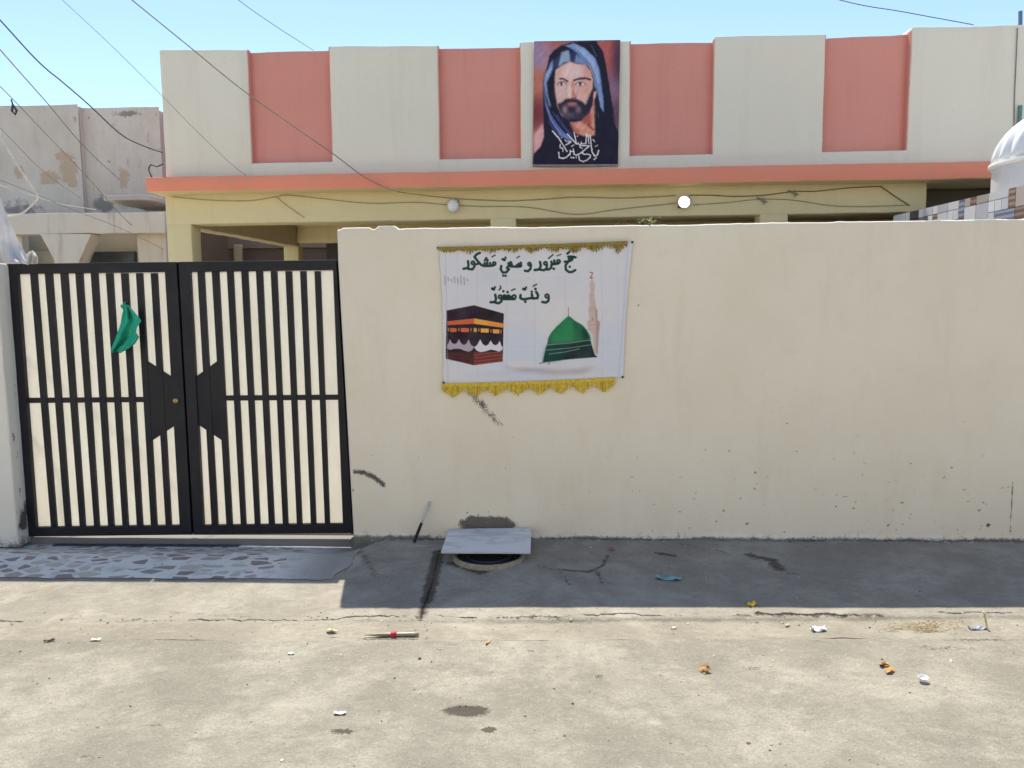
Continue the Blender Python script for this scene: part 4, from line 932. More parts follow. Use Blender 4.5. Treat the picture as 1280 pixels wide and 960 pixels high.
cable('overhead_wire', [(-60,-40),(0,25),(40,69),(60,88),(75,100),(110,130),(150,167),(176,181),(204,191)], 2.4, 4.5, .0072, CB, 'thick black wavy overhead wire running to the left corner of the house', group=W)
cable('overhead_wire', [(-60,-10),(0,62),(60,130),(105,183),(150,225)], 2.4, 8.4, .0070, CG, 'straight dark overhead wire reaching the grey building below its corner', group=W)
cable('overhead_wire', [(-60,50),(0,108),(18,126),(60,170),(110,222),(145,262),(178,295)], 2.4, 8.0, .0052, CG, 'grey overhead wire passing the small dark clamp in front of the grey building', group=W)
cable('overhead_wire', [(-60,105),(0,160),(55,215),(100,247)], 2.4, 8.4, .0040, CG, 'thin grey overhead wire low across the tan patches of the grey building', group=W)
cable('overhead_wire', [(-60,205),(0,225),(45,243),(90,262),(150,285),(205,312)], 2.4, 7.2, .0042, CG, 'lowest overhead wire sloping across the white stone band', group=W)
cable('overhead_wire', [(-50,224),(0,232),(48,247),(80,256),(120,262)], 2.4, 7.6, .005, CWm, 'pale overhead wire meeting the bent white cable', group=W)
cable('overhead_wire', [(250,-40),(298,0),(345,33),(392,63)], 2.6, HY+.5, .0042, CG, 'short overhead wire ending on top of the first pink panel', group=W)
cable('overhead_wire', [(320,-215),(620,-128),(920,-42),(1050,0),(1130,15),(1217,31)], 5.5, HY+.6, .0050, CB, 'overhead wire sloping down to the last cream pilaster', group=W)
cable('bent_cable', [(-30,122),(0,172),(25,212),(46,243),(47.5,248),(43,253),(30,265),(15,270),(0,271)], 2.0, 2.4, .0095, CWm, 'white stiff cable bent back sharply at its end')
cable('loop_cable', [(204,205),(196,208),(189,206),(186,212),(190,222)], 4.2, 4.15, .008, CB, 'short black cable looped at the left end of the roof slab')
c = P(18, 137, Y=3.1); m = MB()
m.tube([P(14,124,Y=3.05), P(16,131,Y=3.05)], .008, 6); m.tube([P(16,131,Y=3.05),P(15,139,Y=3.05),P(19,143,Y=3.05),P(21,138,Y=3.05),P(16,131,Y=3.05)], .012, 6)
tag(m.build('wire_clamp', simple('dark clamp', (.05,.06,.07), .5, .2, 20), base=tuple(c)), 'small dark ring clamp hanging on the overhead wires', 'clamp')
cable('beam_cable', [(478,234),(500,240),(530,244),(562,247.5),(600,250),(640,251),(680,249),(720,246.5),(780,247.5),(845,244.5)], n_, n_, .0065, CY, 'cable along the beam from the incoming grey wire to the floodlight', hold=[3.965,4.03,4.2]+[n_]*7)
cable('beam_cable', [(862,244),(890,244),(920,245.5),(955,244),(992,239.5),(1020,239),(1060,235),(1099,233),(1103,234.5),(1120,246),(1137,257)], n_, n_, .0060, simple('dusty dark cable', (.20,.17,.10), .8, .2, 20), 'dark cable along the beam between the floodlight and the tiled annex')
cable('beam_cable', [(215,246),(260,250),(310,251),(345,246),(360,244),(400,248),(460,254),(520,253),(560,256),(600,258),(660,259),(720,268),(770,262),(845,254)], n_, n_, .0050, CY, 'thin paint covered cable sagging along the left half of the beam')
cable('beam_cable', [(866,256),(910,253),(950,249),(990,250),(1040,257),(1085,258),(1135,256)], n_, n_, .0045, CY, 'thin pale cable low on the right part of the beam')
cable('beam_cable', [(345,246),(360,258),(380,272)], n_, n_, .0045, CY, 'short painted cable hanging from the beam above the gate')
for (x, y, lab) in ((953,250,'small black cable clip below the dark beam cable'), (992,241,'black twisted cable joint on the dark beam cable')):
    p = P(x, y, Y=n_-.012); m = MB().tube([P(x-7,y-3,Y=n_-.015), p, P(x+6,y+3,Y=n_-.015)], [.006,.014,.006], 6).tube([P(x+1,y-3,Y=n_-.02), P(x+2,y+6,Y=n_-.02)], .006, 5)
    tag(m.build('cable_clip', CG, base=tuple(p)), lab, 'clip')
cable('wall_cable', [(1272,35),(1270,80),(1268,130),(1268,195)], HY+RS-.012, HY+RS-.012, .006, CG, 'thin grey cable running down the far right of the parapet')
gp = cable('green_pipe', [(1275.5,132),(1274.5,150),(1273,172)], HY+RS-.03, HY+RS-.03, .021, simple('green pipe', (.12,.26,.22), .5, .1, 20), 'short green pipe upright on the parapet beside the thin cable', 'pipe')
p0 = P(1275.5,33,Y=HY+RS+.15); p1 = P(1275.5,14,Y=HY+RS+.15)
tag(MB().tube([p0-np.array([0,0,.03]), p1], .022, 8).tube([P(1271,32,Y=HY+RS+.15), P(1280,36,Y=HY+RS+.15)], .012, 6).build('mast_stub', simple('blue grey pipe', (.12,.16,.26), .5, .1, 20), base=tuple(p0), sm=50), 'blue grey pipe stub rising from the top of the right pilaster', 'pipe')

# ------------------------------------------------------------------ tiled annex and water tank on the right
TX = 4.0
def tile_mat():
    n = N('mosaic tiles'); n.color(n.attr('print'), .6, .2); n.bump(n.noise(70, 3), .1, .002); return n.m
za, zb = float(P(1130,267,X=TX)[2]), float(P(1280,232,X=TX)[2]); ya, yb_ = float(P(1130,267,X=TX)[1]), float(P(1280,232,X=TX)[1])
ztop = lambda y: za + (zb-za)*(y-ya)/(yb_-ya)
annex = thing('tiled_annex', (TX+1.5, 2, -.06), 'neighbouring annex clad in mixed white, grey and brown mosaic tiles', 'building')
m = MB(); r = np.random.default_rng(11)
pal = [(.78,.76,.74)]*5 + [(.62,.62,.63)]*3 + [(.55,.47,.41)]*2 + [(.23,.155,.12)]*3 + [(.12,.105,.115)]*2 + [(.22,.235,.28)]*2 + [(.42,.36,.32)]*2
cols = []
z = 1.6; cell = .10
occ = {}
ny, nz = int((HY-.22)/cell), 14
for j in range(nz):
    for i in range(ny):
        if (i, j) in occ: continue
        w = int(r.choice([1,1,2,2,3])); h = int(r.choice([1,1,1,2])) if w < 3 else 1
        w = min(w, ny-i)
        while w > 1 and any((i+q, j) in occ for q in range(w)): w -= 1
        for q in range(w):
            for s_ in range(h): occ[(i+q, j+s_)] = 1
        y0, y1 = .22+i*cell, .22+(i+w)*cell; z0, z1 = z+j*cell, z+(j+h)*cell
        t0, t1 = ztop(y0), ztop(y1)
        if z0 > max(t0, t1): continue
        c = np.array(pal[r.integers(len(pal))])*r.uniform(.85, 1.12)
        gsp = .004
        stripes = c[0] < .3 and c[0] > .2 and r.random() < .8
        ks = 4*h if stripes else 1
        for q in range(ks):
            a, b = z0+(z1-z0)*q/ks, z0+(z1-z0)*(q+1)/ks
            x = TX - .012 - r.uniform(0, .002)
            m.add([(x,y0+gsp,min(a+gsp*(q==0),t0)),(x,y1-gsp,min(a+gsp*(q==0),t1)),(x,y1-gsp,min(b-gsp*(q==ks-1),t1)),(x,y0+gsp,min(b-gsp*(q==ks-1),t0)),
                   (TX+.002,y0+gsp,min(a,t0)),(TX+.002,y1-gsp,min(a,t1)),(TX+.002,y1-gsp,min(b,t1)),(TX+.002,y0+gsp,min(b,t0))],
                  [(0,1,2,3),(1,0,4,5),(2,1,5,6),(3,2,6,7),(0,3,7,4)])
            cc = c if not stripes else c*(1.9 if q % 2 else 1.0)
            cols += [cc]*5
o = m.build('tile_cladding', tile_mat(), annex)
at = o.data.color_attributes.new('print', 'FLOAT_COLOR', 'CORNER')
for p in o.data.polygons:
    cc = cols[p.index] if p.index < len(cols) else (.5,.5,.5)
    for li in p.loop_indices: at.data[li].color = (*[float(q) for q in cc], 1)
ANW = plaster('grey annex render', (.42,.39,.35), None, .4)
rough_hull([(TX+.001,.21,-.06),(8.5,.21,-.06),(8.5,3.93,-.06),(TX+.001,3.93,-.06)], [(TX+.001,.21,ztop(.21)-.01),(8.5,.21,ztop(.21)-.01),(8.5,3.93,ztop(3.93)-.01),(TX+.001,3.93,ztop(3.93)-.01)], 'annex_wall', ANW, annex, step=.3, amp=.004)
ty = 2.6; tl = P(1249, 215, Y=ty); rt = .62; tcx = float(tl[0])+rt+.015
zr = float(P(1249,203,Y=ty)[2]); ztop_d = float(P(1280,152,Y=ty)[2])
tz0 = ztop(ty)-.02
TANKW = simple('white tank plastic', (.78,.78,.77), .4, .05, 6, .4)
tank = thing('water_tank', (tcx, ty, tz0), 'white plastic water tank with ribbed dome lid on the tiled annex', 'tank')
MB().lathe((tcx,ty,0), [(.0001,tz0),(rt*.98,tz0),(rt,tz0+.03),(rt,zr-.02),(rt*.9,zr-.01)], 48).build('tank_body', simple('greyish tank plastic', (.66,.66,.67), .45, .05, 6, .4), tank, sm=50)
MB().lathe((tcx,ty,0), [(rt*.9,zr-.03),(rt+.02,zr-.03),(rt+.035,zr-.012),(rt+.03,zr+.012),(rt*.95,zr+.02)], 48).build('rim', TANKW, tank, sm=50)
n_r, n_a = 14, 192; hd = .52
A_, T_ = np.meshgrid(np.linspace(0, 2*math.pi, n_a), np.linspace(0, math.pi/2-.02, n_r))
rib = 1 + .035*np.sign(np.cos(A_*24))*np.minimum(1, np.abs(np.cos(A_*24))*2)*np.cos(T_)**.6
co = np.stack([tcx + rt*.985*np.cos(T_)*rib*np.cos(A_), ty + rt*.985*np.cos(T_)*rib*np.sin(A_), zr+.012 + hd*np.sin(T_)], -1)
grid('dome_lid', co, TANKW, tank, thick=.004)
MB().lathe((tcx,ty,0), [(.0001,zr+hd+.05),(.12,zr+hd+.045),(.13,zr+hd-.02)], 24).build('filler_cap', TANKW, tank, sm=50)

# ------------------------------------------------------------------ grey building on the left, the wall behind the gate
def weather():
    n = N('weathered grey render'); R, G, B = n.sep(n.attr('mask'))
    mid = n.noise(9, 7, .7); big = n.noise(.7, 5)
    c = n.mix(n.ramp(big, .3, .7), (.68,.625,.545), (.56,.505,.43)); c = n.mix(n.math('MULTIPLY', n.ramp(n.noise(2, 6, .7, n.map((2,2,.4))), .45, .75), .4), c, (.46,.405,.35))
    w = n.math('MULTIPLY', n.math('SUBTRACT', mid, .5), 1.6)
    tan = n.math('MULTIPLY', n.ramp(n.math('ADD', R, n.math('ADD', w, n.math('SUBTRACT', n.noise(30, 4, .7), .5))), .35, .6), n.ramp(R, .02, .15)); c = n.mix(n.math('MULTIPLY', tan, .85), c, n.mix(mid, (.52,.385,.25), (.46,.36,.26)))
    fl = n.math('MULTIPLY', n.ramp(n.noise(9, 6, .75, n.map((2.2,1,.8))), .60, .66), n.ramp(B, .2, .6)); c = n.mix(n.math('MULTIPLY', fl, .8), c, (.25,.22,.19))
    dk = n.math('MULTIPLY', n.ramp(n.math('ADD', G, n.math('MULTIPLY', w, .7)), .35, .65), n.ramp(G, .03, .2)); c = n.mix(n.math('MULTIPLY', dk, .75), c, (.16,.15,.15))
    n.bump(n.math('ADD', mid, n.math('MULTIPLY', tan, -.6)), .5, .02)
    return n.color(c, .92, .12)
NB = thing('weathered_building', (-9, 9.3, -.06), 'weathered grey flat roofed building with peeling render left of the house', 'building')
YN = 9.0
def nface(x0, x1, yt, Y_, name):
    zt = float(P((x0+x1)/2, yt, Y=Y_)[2]); X0, X1 = float(P(x0, yt, Y=Y_)[0]), float(P(x1, yt, Y=Y_)[0])
    xs = np.arange(X0, X1+.03, .04); zs = np.arange(1.5, zt+.01, .04)
    X, Z = np.meshgrid(xs, zs); Z = Z + (Z > zt-.1)*.03*(vnoise(X, X*0, 2, 81)-.5)
    Yy = Y_ + .02*(vnoise(X, Z, 1.5, 82)-.5)
    R = np.zeros_like(X); G = np.zeros_like(X); B = np.zeros_like(X)
    q = lambda x, y: (P(x, y, Y=Y_)[0], P(x, y, Y=Y_)[2])
    if x0 < 50:
        for c, rx, ry in (((85,210),.24,.42),((78,195),.2,.15),((62,222),.28,.2),((24,215),.15,.18),((90,228),.15,.15)): blob(R, X, Z, q(*c), rx, ry, 1.3)
        blob(G, X, Z, q(20,262), 1.2, .4, .7); blob(G, X, Z, q(94,148), .15, .2, .6); blob(G, X, Z, q(55,138), .1, .2, .5)
    else:
        B[:] = 1; blob(R, X, Z, q(155,225), .16, .35, 1.0); blob(G, X, Z, q(160,142), .5, .12, .9); blob(G, X, Z, q(130,255), .35, .3, 1.1); blob(G, X, Z, q(165,255), .6, .2, .7)
    return grid(name, col3(X, Yy, Z), weather(), NB, attrs={'mask': col3(R, G, B)}), X0, X1, zt
WMAT = plaster('grey side render', (.50,.46,.43), None, .4)
f1, X0, Xc, zt1 = nface(-90, 98, 132.5, YN, 'facade'); f2, Xd_, X1, zt2 = nface(98, 197, 135.5, YN+.12, 'facade')
rough_box(X0, Xc-.002, YN+.03, YN+3.2, 1.5, zt1-.03, 'rear_mass', WMAT, NB, step=.5, amp=.01); rough_box(Xc, X1-.003, YN+.15, YN+3.2, 1.5, zt2-.03, 'rear_mass', WMAT, NB, step=.5, amp=.01)
xs_ = float(P(207,140,Y=YN+.3)[0])
rough_box(X1+.001, xs_+.4, YN+.35, YN+3, 1.5, zt2-.08, 'side_strip', plaster('brown side strip', (.20,.14,.09), None, .4), NB, step=.4, amp=.006)
# stone band, ledge and flared pier in front of it
ST = plaster('stained white stone', (.72,.66,.55), (.34,.22,.14), .9, 1.0)
YB = 7.6
band = thing('stone_porch', (float(P(90,300,Y=YB)[0]), YB, -.06), 'stained white stone porch with a flared pier in front of the grey building', 'porch')
z0, z1 = float(P(100,292,Y=YB)[2]), float(P(100,266,Y=YB)[2]); XA, XB = float(P(-90,280,Y=YB)[0]), float(P(206,280,Y=YB)[0])
rough_box(XA, XB, YB, YB+.3, z0, z1, 'band', ST, band, step=.15, amp=.01)
pier = [P(50,292.5,Y=YB-.02), P(114,292.5,Y=YB-.02), P(107,308,Y=YB-.02), P(99,326,Y=YB-.02), P(97,700,Y=YB-.02), P(66,700,Y=YB-.02), P(68,326,Y=YB-.02), P(59,308,Y=YB-.02)]
MB().prism([(float(p[0]), float(max(p[2], -.06))) for p in pier], YB-.02, YB+.28).build('flared_pier', ST, band)
for a, b in ((-60,28),(172,208)):
    rough_box(float(P(a,320,Y=YB+.3)[0]), float(P(b,320,Y=YB+.3)[0]), YB+.31, YB+.5, -.06, z0+.05, 'jamb', ST, band, step=.2, amp=.008)
rough_box(XA, XB, YB+.8, YB+.95, -.06, float(P(100,313,Y=YB+.8)[2]), 'porch_back', plaster('ochre wall', (.56,.48,.34), None, .4), band, step=.3, amp=.006)
rough_box(XA, XB, YB+.9, YB+1.3, float(P(100,313,Y=YB+.8)[2])-.01, z1-.02, 'porch_lintel', plaster('ochre lintel', (.6,.52,.38), None, .4), band, step=.3, amp=.006)
m = MB(); xa, xb = float(P(106,318,Y=YB+.7)[0]), float(P(168,318,Y=YB+.7)[0]); zt = float(P(106,315,Y=YB+.7)[2])
m.box(xa, xb, YB+.68, YB+.78, 1.2, zt).build('window', simple('dark window', (.05,.06,.06), .3, .2, 10, .5), band)
rough_box(float(P(139,245,Y=YB+.35)[0]), float(P(196,245,Y=YB+.35)[0]), YB+.1, YN+.1, float(P(150,250,Y=YB+.1)[2]), float(P(150,244,Y=YB+.1)[2]), 'ledge', WMAT, band, step=.2, amp=.012)
# dim wall seen under the veranda
bw = thing('rear_wall', (-5.5, 11, -.06), 'dim purplish brown wall seen under the veranda behind the gate', 'wall')
zt = float(P(300,297,Y=11)[2]); zc = float(P(300,311,Y=11)[2])
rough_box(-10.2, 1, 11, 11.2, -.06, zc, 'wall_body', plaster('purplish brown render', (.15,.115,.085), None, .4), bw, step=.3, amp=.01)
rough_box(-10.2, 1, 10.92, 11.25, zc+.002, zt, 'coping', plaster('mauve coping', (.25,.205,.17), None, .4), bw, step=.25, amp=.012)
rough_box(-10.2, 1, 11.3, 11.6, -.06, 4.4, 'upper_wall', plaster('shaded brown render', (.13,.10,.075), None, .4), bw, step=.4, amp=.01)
pp = P(297, 318, Y=10.2)
tag(rough_box(float(P(292,318,Y=10.2)[0]), float(P(301,318,Y=10.2)[0]), 10.2, 10.3, -.06, float(P(296,306,Y=10.2)[2]), 'timber_post', plaster('ochre post', (.4,.32,.19), None, .3), base=(float(pp[0]),10.2,-.06), step=.3, amp=.004), 'thin ochre post standing before the dim wall under the veranda', 'post')

# ------------------------------------------------------------------ cloths
def cloth_mat(name, c, rough=.8, tr=.25):
    n = N(name); c = np.array(c, float); col = n.mix(n.ramp(n.noise(8, 4), .3, .7), c, c*.85); n.color(col, rough, .15); n.bump(n.noise(300, 3), .15, .002)
    t = n.t.nodes.new('ShaderNodeBsdfTranslucent'); n.set(t.inputs['Color'], col); mx = n.t.nodes.new('ShaderNodeMixShader'); mx.inputs[0].default_value = tr
    n.t.links.new(n.b.outputs[0], mx.inputs[1]); n.t.links.new(t.outputs[0], mx.inputs[2]); n.t.links.new(mx.outputs[0], n.out.inputs[0]); return n.m
# green rag knotted on a bar
GY = GATE_Y-.045
ol = [((157.5,381),(159,381)), ((154,388),(166,388)), ((152,396),(173,396)), ((151,403),(177,401)), ((149,410),(171,409)), ((146,418),(170,416)), ((144,424),(174,421)), ((141,431),(168,430)), ((139,436),(160,436)), ((138.5,439.5),(151,440))]
nu, nv = 34, 60; co = np.zeros((nv, nu, 3))
for j in range(nv):
    t = j/(nv-1)*(len(ol)-1); i = min(int(t), len(ol)-2); w = t-i
    a = np.array(ol[i][0])*(1-w)+np.array(ol[i+1][0])*w; b = np.array(ol[i][1])*(1-w)+np.array(ol[i+1][1])*w
    for k in range(nu):
        s_ = k/(nu-1); q = a*(1-s_)+b*s_
        q = q + np.array([0, 1.5*math.sin(s_*9)*w*(j/nv)])
        fold = .030*math.sin(s_*8.0+j*.03)*min(1, j/12) + .014*math.sin(s_*17+j*.10+.6)*min(1, j/12) + .012*math.sin(j*.22+s_*5)*min(1, j/12) + .02*math.exp(-((s_-.45)/.10)**2)*math.exp(-((j-26)/14)**2)
        co[j, k] = P(q[0], q[1], Y=GY-.035-fold)
rag = thing('green_rag', tuple(P(157,382,Y=GY)), 'crumpled green rag knotted round a bar of the gate', 'cloth')
RAG = cloth_mat('green cotton', (.05,.55,.36), .8, .2)
grid('hanging_cloth', co, RAG, rag, thick=.003)
c = P(157.5, 383, Y=GATE_Y-.03); m = MB()
m.tube([c+np.array([-.03,-.004,.006]), c+np.array([-.012,-.022,.0]), c+np.array([.012,-.022,-.004]), c+np.array([.03,-.004,.0])], [.008,.016,.017,.008], 10)
m.tube([c+np.array([-.005,-.02,.0]), c+np.array([.0,-.028,.018]), c+np.array([.008,-.02,.034])], [.010,.009,.003], 8)
m.build('knot', RAG, rag, sm=80)
# white sheet hung over the wall at the left
nu, nv = 90, 70; co = np.zeros((nv, nu, 3))
tp = np.array([P(-70,150,Y=.05), P(0,246,Y=.05), P(16,288,Y=.05), P(31,318,Y=.05), P(36,327,Y=.06)]); 
for k in range(nu):
    s_ = k/(nu-1); xx = -75 + 111*s_
    yt = np.interp(xx, [-75,0,8,16,24,31,36], [140,247,268,286,303,316,326]); ybm = 329 + 2*math.sin(s_*14)
    for j in range(nv):
        w = j/(nv-1); y = yt*(1-w)+ybm*w
        fo = .05*math.sin(s_*20+w*3)*(.3+.7*w) + .03*math.sin(s_*37-w*5+1)*w + .06*math.exp(-((xx-12)/9)**2)*w
        co[j, k] = P(xx + 3*math.sin(w*6+s_*9)*w*(s_ < .97), y, Y=.045-.05-fo*.7)
sheet = grid('white_sheet', co, cloth_mat('thin white cotton', (.78,.78,.80), .85, .35), base=tuple(P(0,330,Y=.05)), thick=.002)
tag(sheet, 'thin white sheet draped over the wall end beside the gate', 'sheet')
mtp = P(-72,140,Y=.12)
tag(MB().tube([(float(mtp[0]),.2,1.9),(float(mtp[0]),.2,float(mtp[2])+.1)], .03, 10).build('sheet_pole', simple('grey pole', (.3,.3,.3), .5, .1, 20), base=(float(mtp[0]),.2,1.9), sm=60), 'grey pole holding up the white sheet on the left wall', 'pole')
nu, nv = 40, 24; co = np.zeros((nv, nu, 3))
for k in range(nu):
    for j in range(nv):
        a, b = k/(nu-1), j/(nv-1); x = 29+18*a; yt = 315+2.5*math.sin(a*7)+ (a-.4)**2*14
        co[j, k] = P(x, yt*(1-b)+330*b, Y=.16-.03*math.sin(b*2.6)-.012*math.sin(a*16+b*4))
tag(grid('cloth_bundle', co, cloth_mat('cream cotton', (.70,.66,.58), .85, .2), base=tuple(P(38,328,Y=.16)), thick=.004), 'small cream cloth bundle tucked behind the top of the gate', 'cloth')

# ------------------------------------------------------------------ on top of the wall
c = P(808, 277, Y=.10); m = MB(); r = np.random.default_rng(4)
zt = WTOP+.0
for i in range(60):
    a = r.uniform(0, 6.28); h = r.uniform(.0, .055); x = c[0]+r.normal(0, .035); y = .1+r.normal(0, .025); z = zt+h; s_ = r.uniform(.010, .020)
    d1 = Vector((math.cos(a), math.sin(a), r.uniform(-.2, .9))).normalized(); d2 = d1.orthogonal().normalized()
    p = Vector((x,y,z)); m.add([p-d1*s_, p+d2*s_*.5, p+d1*s_, p-d2*s_*.5, p+Vector((0,0,.003))], [(0,1,4),(1,2,4),(2,3,4),(3,0,4),(3,2,1,0)], int(r.integers(2)))
for i in range(5): m.tube([(c[0]+r.normal(0,.02),.1,zt-.01),(c[0]+r.normal(0,.035),.1+r.normal(0,.02),zt+.05)], .0025, 5, 0)
tag(m.build('weed', [simple('dark leaf', (.04,.07,.02), .6, .2, 30), simple('yellow green leaf', (.25,.24,.07), .6, .2, 30)], base=(float(c[0]),.1,zt)), 'small yellow green weed growing on top of the cream wall', 'plant')
for x, w, h, lab in ((772,8,5.0,'flat reddish brown clay lump on top of the wall'), (780.5,6,8,'taller reddish brown clay shard on top of the wall')):
    a = P(x-w/2, 279, Y=.09); b = P(x+w/2, 279, Y=.09); hh = h*.0055
    o = rough_hull([(a[0],.07,zt-.002),(b[0],.075,zt-.002),(b[0],.11,zt-.002),(a[0],.115,zt-.002)], [(a[0]+.008,.075,zt+hh*.6),(b[0]-.005,.08,zt+hh),(b[0]-.004,.105,zt+hh*.9),(a[0]+.012,.11,zt+hh*.7)], 'clay_shard', simple('red clay %d' % x, (.16,.06,.04), .9, .3, 60), base=(float(a[0]),.09,zt), step=.02, amp=.004, scale=20, bevel=.003)
    tag(o, lab, 'shard')

# ------------------------------------------------------------------ manhole, marble tile, stick, rod
mc = PG(611, 696); mz = float(mc[2]); mr = .222
mcx, mcy = float(mc[0]), float(mc[1])
hole = thing('manhole', (mcx, mcy, mz), 'round manhole with a pale cement rim, half covered by the marble tile', 'manhole')
MB().lathe((mcx,mcy,mz), [(mr-.018,-.03),(mr-.017,.012),(mr-.010,.019),(mr+.001,.018),(mr+.009,.008),(mr+.02,-.03)], 56).build('rim', simple('pale cement rim', (.31,.255,.175), .9, .2, 40, bump=.4), hole, sm=60)
MB().lathe((mcx,mcy,mz), [(.0001,.008),(mr*.55,.008),(mr*.57,.014),(mr*.62,.014),(mr*.64,.008),(mr-.016,.008),(mr-.016,-.02)], 56).build('pit_shade_disc', simple('black pit shade', (.02,.021,.025), .45, .3, 40, .4, bump=.3), hole, sm=40)  # black disc painted in place of the open pit's darkness
def marble():
    n = N('grey white marble'); a = n.noise(1.3, 6, .55, n.map((1,2.2,1)), dist=.5); v = n.ramp(n.math('ABSOLUTE', n.math('SUBTRACT', a, .5)), 0, .035, 1, 0)
    c = n.mix(n.math('MULTIPLY', v, .38), n.mix(n.noise(5, 5), (.70,.70,.70), (.60,.605,.61)), (.30,.30,.31)); c = n.mix(n.math('MULTIPLY', n.ramp(n.noise(30, 5), .6, .75), .3), c, (.33,.29,.24)); return n.color(c, .35, .4)
b0, b1 = P(551,690,Z=.050), P(663,690.5,Z=.050); t0, t1 = P(561,661,Y=-.03), P(664,659.5,Y=-.03)
q = [np.array(p) for p in (b0, b1, t1, t0)]; dn = np.array([0,.004,-.012])
tl_o = MB().hull8([p+dn for p in q], q).build('marble_tile', marble(), base=tuple((q[0]+q[1])/2), bevel=.0015)
tag(tl_o, 'white grey marble floor tile laid over the manhole against the wall', 'tile')
m = MB()
for k, dx in enumerate((-.17, .17)):
    x = mcx+dx; m.box(x-.03, x+.03, -.16, -.10, -.02, .030)
for k, dx in enumerate((-.15, .16)):
    x = mcx+dx; o = rough_box(x-.045, x+.045, -.17, -.09, -.03, .040, 'brick_chock', simple('grey brick chock %d' % k, (.2,.17,.14), .9, .3, 30), base=(x,-.13,-.03), step=.03, amp=.003, scale=15, bevel=.004)
    tag(o, 'grey brick chock propping the marble tile beside the manhole', 'brick', 'brick chocks under the marble tile')
a, b, c = PG(517.5,679), P(527,654,Y=-.03), P(537.5,627,Y=-.012)
a = np.array(a)+np.array([0,0,.006])
b = a + (np.array(c)-a)*.48
sk = thing('leaning_stick', tuple(a), 'thin stick, black below and white above, leaning on the wall', 'stick')
MB().tube([a, a+(b-a)*.5, b], [.010,.011,.010], 8).build('black_end', simple('black rubber', (.02,.02,.02), .6, .2, 40), sk, sm=60)
MB().tube([b, b+(c-b)*.5, c, c+(c-b)*.02], [.009,.010,.009,.004], 8).build('white_end', simple('chipped white paint', (.55,.53,.5), .7, .25, 60), sk, sm=60)
a, b = np.array(PG(455,796.5)), np.array(PG(524,795.5)); up = np.array([0,0,.012])
rd = thing('brown_rod', tuple((a+b)/2), 'pointed brown rod with a red tape band lying in the gutter', 'rod')
L = lambda t: a+(b-a)*t+up
MB().tube([L(0), L(.12), L(.25), L(.5), L(.85), L(.97), L(1)], [.002,.005,.0095,.0105,.0105,.009,.006], 10).build('shaft', simple('brown plastic shaft', (.27,.215,.15), .35, .25, 30, .5), rd, sm=60)
MB().tube([L(.49), L(.52), L(.56), L(.59)], [.014,.0165,.0165,.014], 10).tube([L(.55)+np.array([0,-.008,.004]), L(.57)+np.array([.004,-.016,.018])], [.006,.002], 6).build('tape_band', simple('red tape', (.5,.03,.045), .5, .2, 50), rd, sm=60)

# ------------------------------------------------------------------ litter
def scrap(name, px, py, L_, W_s, ang, mat, label, cat='litter', seed=0, curl=.015, group=None):
    r = np.random.default_rng(seed+100); nu, nv = 12, 8; c = np.array(PG(px, py)); co = np.zeros((nv, nu, 3))
    for j in range(nv):
        for i in range(nu):
            a, b = i/(nu-1)-.5, j/(nv-1)-.5
            wdt = 1-.35*abs(a)*2*(seed % 3 != 0)
            x, y = a*L_, b*W_s*wdt
            z = .006 + curl*(2*abs(a))**2*.6 + curl*.6*math.sin(a*9+b*4+seed) + curl*.5*math.cos(b*7+seed)
            co[j, i] = c + np.array([x*math.cos(ang)-y*math.sin(ang), x*math.sin(ang)+y*math.cos(ang), max(z, .003)])
    co[..., 2] += .004*r.normal(0, .5, co.shape[:2]); co[..., 2] = np.maximum(co[..., 2], c[2]+.003)
    return tag(grid(name, co, mat, base=tuple(c), thick=.0015), label, cat, group)
M_ = lambda n, c, r=.5: simple(n, c, r, .15, 40, .35)
scrap('wrapper', 836, 724.5, .15, .045, -.12, M_('teal foil', (.20,.33,.34), .35), 'crumpled teal wrapper on the shaded pavement', seed=1, curl=.02)
scrap('wrapper', 940, 757, .055, .035, .5, M_('yellow foil', (.75,.52,.03), .4), 'small bright yellow wrapper just outside the wall shadow', seed=2, curl=.012)
scrap('paper_scrap', 120, 801, .05, .014, .1, M_('white paper a', (.75,.74,.7)), 'small white paper scrap at the left street edge', seed=3, curl=.004)
scrap('paper_scrap', 62, 802, .05, .014, .4, M_('dark paper a', (.07,.065,.06)), 'dark flat scrap beside the white scrap at the left street edge', seed=4, curl=.004)
scrap('paper_scrap', 425, 893, .05, .018, .1, M_('white paper b', (.75,.74,.7)), 'white paper sliver on the street above an olive stain', seed=5, curl=.004)
scrap('paper_scrap', 364, 818, .028, .012, .1, M_('white paper c', (.72,.71,.67)), 'tiny white paper fleck on the street below the doorstep side', seed=6, curl=.003)
scrap('paper_scrap', 842, 786, .03, .012, .2, M_('white paper d', (.75,.73,.68)), 'pale paper fleck in the gutter near the middle', seed=7, curl=.004)
scrap('wood_chip', 610, 804, .045, .013, 1.2, M_('orange wood', (.55,.33,.13)), 'small orange wood chip on the street edge below the manhole', seed=8, curl=.003)
scrap('wood_chip', 984, 783, .03, .012, .6, M_('pale wood', (.55,.48,.36)), 'small pale wood chip in the gutter beside the white cup', seed=9, curl=.004)
